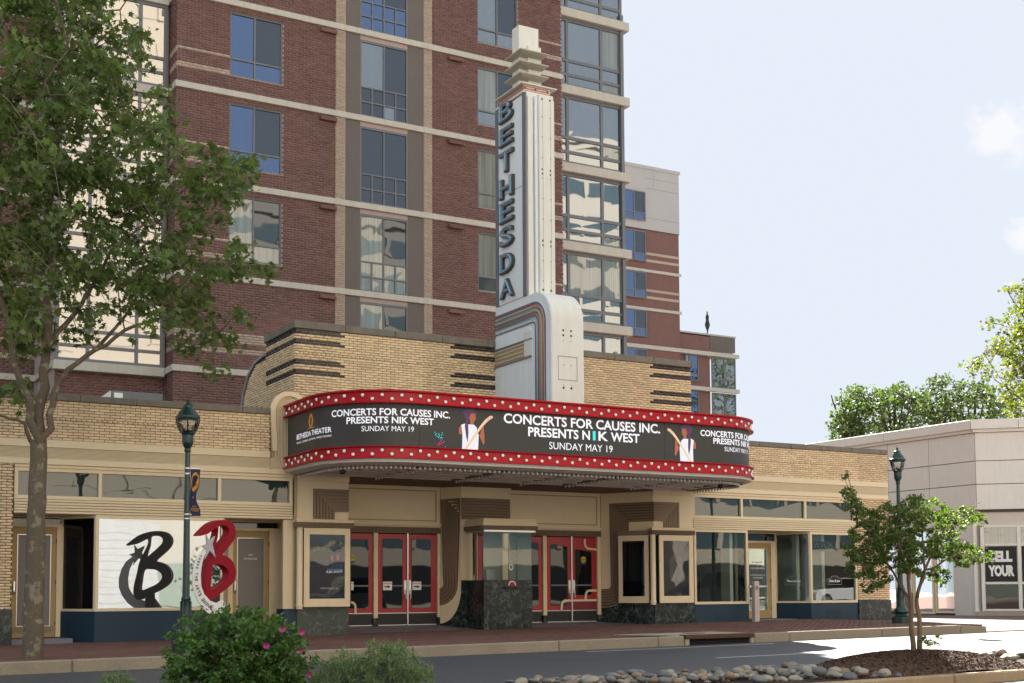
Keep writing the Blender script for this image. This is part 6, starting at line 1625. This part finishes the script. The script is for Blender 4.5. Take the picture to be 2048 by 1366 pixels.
# bar stool inside
def chair(x, y, z, label):
    c = thing('bar_stool', label, 'chair', (x, y, z))
    for a, b in ((-.2, -.2), (.2, -.2), (.2, .2), (-.2, .2)): ob('leg', MB().tube([(x+a*1.15, y+b*1.15, z), (x+a*.7, y+b*.7, z+.68)], .013, 6), MT['black'], c)
    ob('seat', MB().box(x-.21, x+.21, y-.21, y+.21, z+.68, z+.74), MT['wood_chair'], c, bevel=.02)
    ob('backrest', MB().prism([(x+.18+.02, y-.22, z+.8), (x+.24, y-.22, z+1.15), (x+.24, y+.22, z+1.15), (x+.20, y+.22, z+.8)], (.025, 0, 0)), MT['wood_chair'], c, bevel=.01)
    for b in (-.16, .16): ob('back_post', MB().tube([(x+.18, y+b, z+.72), (x+.22, y+b, z+.9)], .012, 5), MT['black'], c)
chair(31.2, 27.3, .32, 'olive backed bar stool behind the side glass of the showroom')
stool = [o for o in bpy.data.objects if o.name.startswith('bar_stool')][0]
# showroom enlarged about the camera and set back so its shadow clears the road
sb_.location = (51.51, 43.98, -.33); sb_.scale = (1.7, 1.7, 1.7)
stool.location = (53.04, 46.41, -.30); stool.scale = (1.55, 1.55, 1.55)

# ================================================================== BUILDINGS ACROSS THE STREET (seen in the window reflections)
def office(x0, x1, y, h, label, wall, strip, depth=14, fl=3.6, first=4.6, base='interior'):
    t = thing('office_building', label, 'office building', ((x0+x1)/2, y, -.2))
    ob('wall', MB().box(x0, x1, y-depth, y, -.3, h), MT[wall], t)
    z = first; k = 0
    while z+2 < h:
        ob('window_band', MB().box(x0+1, x1-1, y+.02, y+.05, z, z+1.5), MT[strip], t)
        x = x0+1+3.4; m = MB()
        while x < x1-1: m.box(x, x+.5, y+.0, y+.16, z-.05, z+1.55); x += 3.4
        ob('mullion', m, MT[wall], t)
        z += fl; k += 1
    ob('roof_edge', MB().box(x0-.2, x1+.2, y-depth-.2, y+.3, h, h+.7), MT[wall], t)
    ob('ground_glazing', MB().box(x0+1.5, x1-1.5, y+.02, y+.06, .2, 3.2), MT[base], t)
office(-6, 29, -27, 64, 'pale stone office tower across the street, mirrored in the left glass bay', 'pale', 'pale', first=7.5, base='sage')
t = thing('garden_wall', 'white boarded wall across the street, mirrored in the left shop window', 'wall', (17, -26.3, 0))
for i in range(14): ob('board', MB().box(11.0, 21.0, -26.33, -26.3-.012*(i % 2), -.2+.42*i, .205+.42*i), MT['stucco_white'], t)
office(31, 58, -31, 36, 'lower beige office block across the street with ribbon windows', 'dusty', 'aqua', base='dark')
office(60, 108, -24, 46, 'wide beige office block across the street, mirrored in the right glass bay', 'pale', 'glass_teal', base='dark')
# cars parked across the near lanes, mirrored in the shop windows
def car(x, y, zg, label, body, suv=False):
    t = thing('parked_car', label, 'car', (x, y, zg)); L, Wd = 4.6, 1.84; hb = .95 if not suv else 1.05; ht = 1.45 if not suv else 1.75
    low = [(-L/2, .35), (-L/2+.05, .75), (-L/2+.15, hb-.05), (-L/2+1.1, hb), (L/2-.5, hb), (L/2-.05, hb-.15), (L/2, .5), (L/2-.1, .3), (-L/2+.1, .3)]
    ob('body', MB().prism([(x+a, y-Wd/2, zg+b) for a, b in low], (0, Wd, 0)), MT[body], t, 'auto', bevel=.06)
    cab = [(-L/2+1.0, hb-.02), (-L/2+1.75, ht-.05), (-L/2+2.1, ht), (L/2-1.1 if not suv else L/2-.5, ht-.03), (L/2-.45 if not suv else L/2-.1, hb-.02)]
    ob('cabin', MB().prism([(x+a, y-Wd/2+.1, zg+b) for a, b in cab], (0, Wd-.2, 0)), MT['glass_door'], t, 'auto', bevel=.05)
    ob('roof', MB().box(x-L/2+1.9, x+L/2-(1.1 if not suv else .55), y-Wd/2+.12, y+Wd/2-.12, zg+ht-.02, zg+ht+.03), MT[body], t, bevel=.015)
    for a in (-L/2+.85, L/2-.9):
        for s_ in (-1, 1):
            w = MB(); 
            c_ = Vector((x+a, y+s_*(Wd/2-.1), zg+.34)); w.tube([c_+Vector((0, -.11, 0)), c_+Vector((0, .11, 0))], .34, 20)
            wh = ob('wheel', w, MT['tyre'], t, 'auto'); ob('rim', MB().tube([c_+Vector((0, s_*.112, 0)), c_+Vector((0, s_*.12, 0))], .2, 14), MT['chrome'], wh)
    for s_ in (-1, 1): ob('headlight', MB().box(x-L/2-.01, x-L/2+.2, y+s_*.7-.16, y+s_*.7+.16, zg+.62, zg+.78), MT['white_panel'], t, bevel=.02)
car(20.5, 7.6, gR(20.5, 0), 'dark sport utility car stopped in the near lane', 'car_black', True)
car(38.5, 7.6, gR(38.5, 0), 'dark glossy car standing farther right in the near lane', 'car_black', True)
car(47.5, 7.6, gR(47.5, 0), 'white car standing in the near lane, mirrored in the right shop window', 'car_white')

# ================================================================== RIVER STONES
def stone_mesh(seed):
    r = random.Random(seed); bm = bmesh.new(); bmesh.ops.create_icosphere(bm, subdivisions=2, radius=1)
    ph = [r.uniform(0, 6) for _ in range(6)]
    for v in bm.verts:
        k = 1 + .10*math.sin(2.1*v.co.x+ph[0]) + .08*math.sin(2.7*v.co.y+ph[1]) + .07*math.sin(3.3*v.co.z+ph[2]); v.co *= k
    me = bpy.data.meshes.new('river_stone'); bm.to_mesh(me); bm.free()
    for p in me.polygons: p.use_smooth = True
    return me
SM = []
names_ = ['pale buff', 'grey', 'tan orange', 'dark grey', 'cream white', 'brownish pink']
for i in range(6):
    for q in range(2):
        me = stone_mesh(i*7+q); me.materials.append(MT['stone'][i]); SM.append((me, i))
spots = []
rs_ = random.Random(5)
def try_add(x, y, r, lim):
    if len(spots) >= lim: return
    for a, b, c in spots:
        if (a-x)**2 + (b-y)**2 < ((c+r)*.78)**2: return
    spots.append((x, y, r))
for _ in range(9000):
    x = rs_.uniform(7.85, 12.6); y = rs_.uniform(max(11.95, 13.45-.32*(x-7.6)), 14.0); r = rs_.choice((.045, .055, .062, .07, .09))
    if (x-13.75)**2/1.55**2 + (y-12.9)**2/1.3**2 < .85: continue
    try_add(x, y, r, 235)
for _ in range(4000):
    x = rs_.uniform(15.2, 18.2); y = rs_.uniform(13.2 if x < 16 else 12.9, 14.05); r = rs_.choice((.06, .075, .09))
    try_add(x, y, r, 290)
for x, y, r in spots:
    me, i = SM[rs_.randrange(len(SM))]
    o = bpy.data.objects.new('river_stone', me); sx = r*rs_.uniform(.95, 1.45); sy = r*rs_.uniform(.8, 1.1); sz = r*rs_.uniform(.45, .72)
    o.scale = (sx, sy, sz); o.rotation_euler = (rs_.uniform(-.25, .25), rs_.uniform(-.25, .25), rs_.uniform(0, 6.28))
    o.location = (x, y, mt_(x) - .03 + sz*.75 + rs_.choice((0, 0, .03, .055))); link(o)
    zone = ('at the bed\'s left end' if x < 8.9 else 'left of the storm drain' if x < 10.1 else 'below the storm drain' if x < 11.3 else 'left of the mulch mound') if x < 14 else ('just right of the mulch mound' if x < 16.3 else 'at the right edge of the photo')
    rowl = 'by the far curb' if y > 13.6 else 'mid bed' if y > 13.0 else 'near the front curb'
    sz_ = 'small' if r < .066 else 'medium' if r < .08 else 'large'
    tag(o, f'{sz_} {names_[i]} river stone {rowl}, {zone}', 'stone', 'river stones in the median bed')
st_b = sheet('gravel_bed', -12, 12.4, MY0+.15, MY1-.15, lambda x, y: mt_(x)-.025, MT['soil'], 12, 2, kind='stuff'); tag(st_b, 'dark gritty soil between the river stones', 'gravel')

# ================================================================== VEGETATION
def T_maple():
    tips = [(-100, .40), (-35, .46), (15, .52), (90, .60), (165, .52), (215, .46)]
    pts = []
    for i, (a, r) in enumerate(tips):
        pts.append((r*math.cos(math.radians(a)), r*math.sin(math.radians(a))))
        a2 = tips[(i+1) % 6][0]; a2 = a2+360 if a2 < a else a2; am = math.radians((a+a2)/2); pts.append((.24*math.cos(am), .24*math.sin(am)))
    V = [(0, 0, .05)] + [(x, y, -.06*(x*x+y*y)*4) for x, y in pts]
    n = len(pts); return np.array(V), np.array([(0, i+1, (i+1) % n+1) for i in range(n)])
def T_oval(w=.5, fold=.12):
    V = [(0, -.5, 0), (w/2, -.05, fold), (0, .5, -.05), (-w/2, -.05, fold), (0, 0, 0)]
    return np.array(V), np.array([(0, 1, 4), (1, 2, 4), (2, 3, 4), (3, 0, 4)])
def T_blade(w=.16): return np.array([(-w/2, -.1, 0), (w/2, -.1, 0), (0, 1, .1), (0, -.3, 0)]), np.array([(0, 1, 2), (0, 3, 1)])
def leaves(name, C, size, tmpl, mat, parent, up=.6, sv=.35, axis_up=None):
    V0, F0 = tmpl; N = len(C)
    nrm = rng.normal(size=(N, 3)); nrm /= np.linalg.norm(nrm, axis=1)[:, None]; nrm[:, 2] = np.abs(nrm[:, 2])*.6+up; nrm /= np.linalg.norm(nrm, axis=1)[:, None]
    b = rng.normal(size=(N, 3))
    if axis_up is not None: b = b*axis_up + np.array([0, 0, 1.0]); nrm = rng.normal(size=(N, 3))
    b -= (b*nrm).sum(1)[:, None]*nrm/ (nrm*nrm).sum(1)[:, None]; b /= np.linalg.norm(b, axis=1)[:, None]
    nrm /= np.linalg.norm(nrm, axis=1)[:, None]
    a = np.cross(b, nrm); s = size*(1+sv*rng.uniform(-1, 1, N))
    V = C[:, None, :] + s[:, None, None]*(V0[None, :, 0, None]*a[:, None] + V0[None, :, 1, None]*b[:, None] + V0[None, :, 2, None]*nrm[:, None])
    Fq = (F0[None] + (np.arange(N)*len(V0))[:, None, None]).reshape(-1, F0.shape[1])
    return np_mesh_idx(name, V.reshape(-1, 3), Fq, MT[mat], parent, 'stuff')
def vegetate(t, limbs, blobs, Yc, ydep, dens, cr, per, size, tmpl, leafm, barkm, seed=1, twig=.008, up=.5, sv=.35, crown='crown', axis_up=None, squash=.75, xtra=None):
    R = np.random.default_rng(seed)
    tr = MB(); SK = []
    for k, (pts, r0, r1, yo) in enumerate(limbs):
        P = []
        for i, p in enumerate(pts):
            u = i/(len(pts)-1); w = PY(p[0], p[1], Yc + yo*u); P.append(w)
        # subdivide and wobble
        Q = [P[0]]
        for a, b in zip(P, P[1:]):
            for u in (.34, .67, 1):
                q = a.lerp(b, u)
                if u < 1: q += Vector(R.normal(0, (.012 if r0 > .11 or r0 == .042 else .05)*(b-a).length, 3))
                Q.append(q)
        rad = [r0 + (r1-r0)*(i/(len(Q)-1))**.8 for i in range(len(Q))]
        tr.tube(Q, rad, 10 if r0 > .05 else 6)
        for q, r in zip(Q, rad):
            if r < .2: SK.append((q, r))
    C = []
    for bx, by, br in blobs:
        n = max(2, int(dens*br*br/1000))
        for _ in range(n):
            a, q = R.uniform(0, 2*PI), br*math.sqrt(R.uniform(0, 1))
            C.append(PY(bx+q*math.cos(a), by+q*math.sin(a)*.9, Yc + R.normal(0, ydep)))
    tw = MB(); skp = np.array([tuple(q) for q, r in SK]); centers = []
    for c in C:
        d = np.linalg.norm(skp - np.array(tuple(c)), axis=1) ; d2 = d + .3*np.maximum(0, skp[:, 2]-c.z)
        s_ = SK[int(np.argmin(d2))][0]; m = s_.lerp(c, .55) + Vector((R.normal(0, .06), R.normal(0, .06), .12))*(c-s_).length
        tw.tube([s_, m, c], [twig*1.6, twig, twig*.4], 4, False); centers.append(tuple(c))
        SK.append((m, .01)); skp = np.vstack([skp, tuple(m)])
    ob('trunk', tr, MT[barkm], t, True, recalc=False)
    o = ob('twigs', tw, MT[barkm], t, True, recalc=False); o['kind'] = 'stuff'
    CC = np.array(centers); n = len(CC)
    off = R.normal(0, 1, (n, per, 3)); off *= (cr/ np.maximum(.8, np.linalg.norm(off, axis=2)))[:, :, None]*R.uniform(.25, 1.25, (n, per))[:, :, None]; off[:, :, 2] *= squash
    return leaves(crown, (CC[:, None] + off).reshape(-1, 3), size, tmpl, leafm, t, up, sv, axis_up)
# sycamore on the left
bl0 = PY(66, 1300, 23.5)
sy = thing('sycamore_tree', 'tall leafy sycamore with mottled bark in front of the left storefront', 'tree', (bl0.x, 23.5, gS(bl0.x, 23.5)))
limbs = [([(64,1335),(66,1290),(68,1200),(71,1100),(75,1000),(77,930),(77,880)], .19, .14, 0),
 ([(78,905),(82,800),(91,720),(93,600),(100,450),(108,300),(120,150),(130,0),(140,-150)], .10, .03, .3),
 ([(76,905),(60,820),(40,760),(15,650),(-5,560),(-40,400)], .085, .03, -.5),
 ([(80,905),(98,830),(115,770),(135,740),(190,700),(250,660),(310,640),(370,620)], .075, .018, -.6),
 ([(92,700),(130,650),(165,605),(190,560),(230,490),(300,430),(380,370),(450,330)], .055, .012, .8),
 ([(73,900),(50,848),(0,830),(-40,815)], .04, .015, -.6), ([(92,700),(60,650),(20,610),(-20,560)], .045, .015, .6),
 ([(97,520),(130,430),(150,350),(190,280),(240,200)], .04, .012, -.9), ([(190,700),(260,620),(330,570),(420,530),(500,530)], .035, .008, -.2),
 ([(104,380),(60,300),(20,220),(-20,140)], .04, .012, .8), ([(114,230),(160,150),(200,80),(240,20)], .035, .012, .9), ([(300,430),(330,460),(400,480),(470,420)], .02, .008, 0)]
blobs = [(60,60,85),(170,60,75),(120,150,110),(245,110,65),(30,250,115),(165,260,110),(285,225,70),(60,400,110),(190,390,100),(330,330,60),(395,340,55),(455,325,40),(300,450,85),(420,410,60),(480,385,35),
 (80,540,95),(210,560,80),(340,550,85),(440,510,60),(510,540,28),(40,640,60),(310,620,50),(380,620,55),(430,680,35),(30,790,38),(480,650,18),(50,690,30),(100,-70,110),(220,-60,80),(0,-60,90),(-60,200,80),(-60,450,80),(370,690,28),(150,640,35),(510,330,16),(535,535,14),(425,740,14),(90,690,14)]
vegetate(sy, limbs, blobs, 23.5, 1.1, 4.1, .28, 22, .15, T_maple(), 'leaf_syc', 'bark', 11, .009, up=.25, sv=.4)
# small myrtle in the median
mb0 = PZ(1832, 1302, .33)
my = thing('myrtle_tree', 'small twin stemmed tree growing from the mulch mound', 'tree', (mb0.x, mb0.y, .25))
limbs = [([(1828,1310),(1822,1240),(1821,1195),(1816,1150),(1800,1095),(1780,1045)], .042, .012, -.2), ([(1840,1310),(1839,1240),(1833,1200),(1845,1150),(1868,1100),(1900,1060)], .042, .012, .25),
 ([(1822,1200),(1795,1160),(1770,1120),(1740,1080),(1712,1000),(1695,950)], .02, .005, .2), ([(1835,1195),(1850,1140),(1845,1080),(1840,1020)], .025, .008, -.1),
 ([(1850,1140),(1890,1120),(1930,1105),(1965,1110)], .018, .006, 0), ([(1818,1160),(1825,1110),(1815,1050),(1820,1000)], .022, .006, .3), ([(1868,1100),(1890,1050),(1940,1020),(1962,1005)], .014, .004, 0), ([(1800,1095),(1760,1120),(1740,1170)], .012, .004, 0)]
blobs = [(1694,955,8),(1698,985,14),(1708,1010,20),(1735,1035,26),(1770,1060,38),(1815,1030,34),(1860,1030,36),(1900,1045,30),(1935,1030,22),(1960,1040,12),(1740,1095,36),(1790,1100,42),(1840,1090,40),(1890,1095,34),(1925,1108,30),(1960,1112,16),(1720,1135,26),(1755,1150,28),(1980,1112,12),(1735,1175,12),(1875,1150,20),(1890,1168,10),(1820,1140,22),(1700,1100,14),(1775,1015,14),(1830,1000,14),(1710,1070,14)]
vegetate(my, limbs, blobs, 12.9, .32, 46, .055, 18, .046, T_oval(.62), 'leaf_myr', 'bark2', 5, .003, up=.2)
sh = thing('basal_sprout', 'leafy sprout at the foot of the small twin stemmed tree', 'plant', (mb0.x+.15, mb0.y-.1, .3))
vegetate(sh, [([(1848,1303),(1862,1290),(1875,1275)], .006, .002, 0), ([(1850,1303),(1856,1285),(1850,1270)], .006, .002, 0)], [(1866,1285,12),(1880,1272,8),(1850,1280,9)], 12.75, .05, 60, .03, 8, .05, T_oval(.6), 'leaf_myr', 'bark2', 8, .002)
# rose bush
rb = thing('rose_bush', 'rounded green rose bush with pink blooms on the near median', 'bush', (4.0, 12.8, .1))
limbs = [([(470,1420),(440+k*22,1330),(400+k*40,1250)], .012, .004, (-.4+.2*k)) for k in range(5)]
blobs = [(365,1335,34),(400,1282,38),(440,1265,36),(500,1255,36),(550,1275,38),(585,1292,24),(430,1328,56),(500,1325,60),(565,1338,48),(380,1372,50),(470,1390,70),(560,1390,60),(610,1342,14),(345,1345,16),(470,1228,10),(420,1238,12),(375,1245,11),(525,1232,11),(400,1230,7),(446,1224,7),(497,1222,7),(545,1238,8),(592,1262,8),(334,1306,9),(628,1322,7),(350,1268,7)]
vegetate(rb, limbs, blobs, 12.8, .26, 30, .07, 15, .060, T_oval(.6), 'leaf_rose', 'bark_dk', 21, .003, up=.35, crown='foliage')
for px_, py_ in ((563,1258),(602,1264),(531,1291),(616,1349),(600,1302)):
    c = PY(px_, py_, 12.45); r = .022 if (px_ != 600) else .016; m = MB()
    for k in range(7):
        a = k*2*PI/7*2.1; d = Vector((math.cos(a)*.8, -.6, math.sin(a)*.8)).normalized(); e = Vector((-math.sin(a), 0, math.cos(a)))
        m.add([c, c+d*r*1.5+e*r*.8, c+d*r*2.0, c+d*r*1.5-e*r*.8], [(0, 1, 2, 3)])
    ob('bloom', m, MT['pink'], rb, recalc=False)
# silvery shrubs
for i, (lab, bls, yc, x_) in enumerate((
    ('silvery green upright shrub just right of the rose bush', [(690,1340,34),(670,1370,40),(730,1350,36),(640,1365,24),(650,1330,14),(685,1310,10)], 12.9, 5.2),
    ('tall feathery silver green shrub standing before the curb', [(765,1330,38),(790,1320,34),(820,1340,34),(745,1300,14),(775,1298,14),(800,1300,12),(760,1370,50),(830,1375,40),(850,1345,18),(720,1350,30)], 12.9, 5.9),
    ('low silver green shrub at the lower left beside the road', [(240,1365,22),(225,1375,26),(262,1372,14)], 13.1, 2.9))):
    t = thing('silver_shrub', lab, 'shrub', (x_, yc, .1), 'silvery shrubs on the median')
    lim = [([(bls[1][0], 1430), (b[0], b[1])], .006, .002, 0) for b in bls[:6]]
    vegetate(t, lim, bls, yc, .16, 40, .055, 22, .040, T_blade(.26), 'leaf_lav', 'bark_dk', 31+i, .002, up=0, sv=.4, crown='foliage', axis_up=.75, squash=1.3)
# trees beyond the showroom
far = [((1700, 830), [(1690,850,30),(1700,820,34),(1730,800,34),(1712,785,18),(1665,850,14),(1740,850,50),(1700,880,40)], 'leftmost round green tree beyond the panel clad roof'),
       ((1790, 830), [(1780,800,28),(1800,790,22),(1830,800,28),(1790,840,44),(1840,850,42),(1855,820,20)], 'second green tree beyond the panel clad roof'),
       ((1890, 830), [(1875,775,22),(1890,762,12),(1870,810,36),(1905,800,22),(1900,850,40)], 'third spiky green tree beyond the panel clad roof'),
       ((1950, 830), [(1935,785,26),(1960,775,22),(1985,795,26),(1950,830,44),(1990,840,30),(2010,810,20)], 'pale green airy tree beyond the roof near the right edge')]
for i, ((bx, by), bls, lab) in enumerate(far):
    b_ = PY(bx, 1000, 76)
    t = thing('roadside_tree', lab, 'tree', (b_.x, 76, 0), 'trees beyond the panel clad roof')
    vegetate(t, [([(bx, 1190), (bx+3, 1000), (bx, 850), (bx, 790)], .35, .08, 0)] + [([(bx, 900), (bx+d, 830), (bx+1.5*d, 790)], .12, .04, 0) for d in (-25, -12, 12, 25)], bls, 76, 1.3, 36, .55, 11, .30, T_oval(.7), 'leaf_far', 'bark_dk', 41+i, .03, up=.2)
b_ = PY(2090, 1000, 62)
t = thing('yellow_green_tree', 'large sunlit yellow green tree leaning in from the right edge', 'tree', (b_.x, 62, -.2))
vegetate(t, [([(2090,1180),(2092,900),(2085,700),(2080,560)], .42, .15, 0), ([(2088,800),(2040,730),(1985,690),(1940,735)], .09, .02, 0), ([(2088,700),(2040,620),(2010,570)], .09, .02, 0), ([(2088,830),(2030,790),(1990,760)], .08, .03, 0)],
 [(2035,600,26),(2015,570,10),(2040,660,36),(1990,690,22),(1960,715,18),(1940,738,12),(1980,740,14),(2030,730,30),(2040,790,34),(2020,780,18),(2040,840,28),(1975,645,14),(2090,700,70),(2100,600,60),(2100,800,60),(2015,700,18)],
 62, 1.4, 17, .52, 22, .27, T_maple(), 'leaf_sun', 'bark', 61, .018, up=.2)
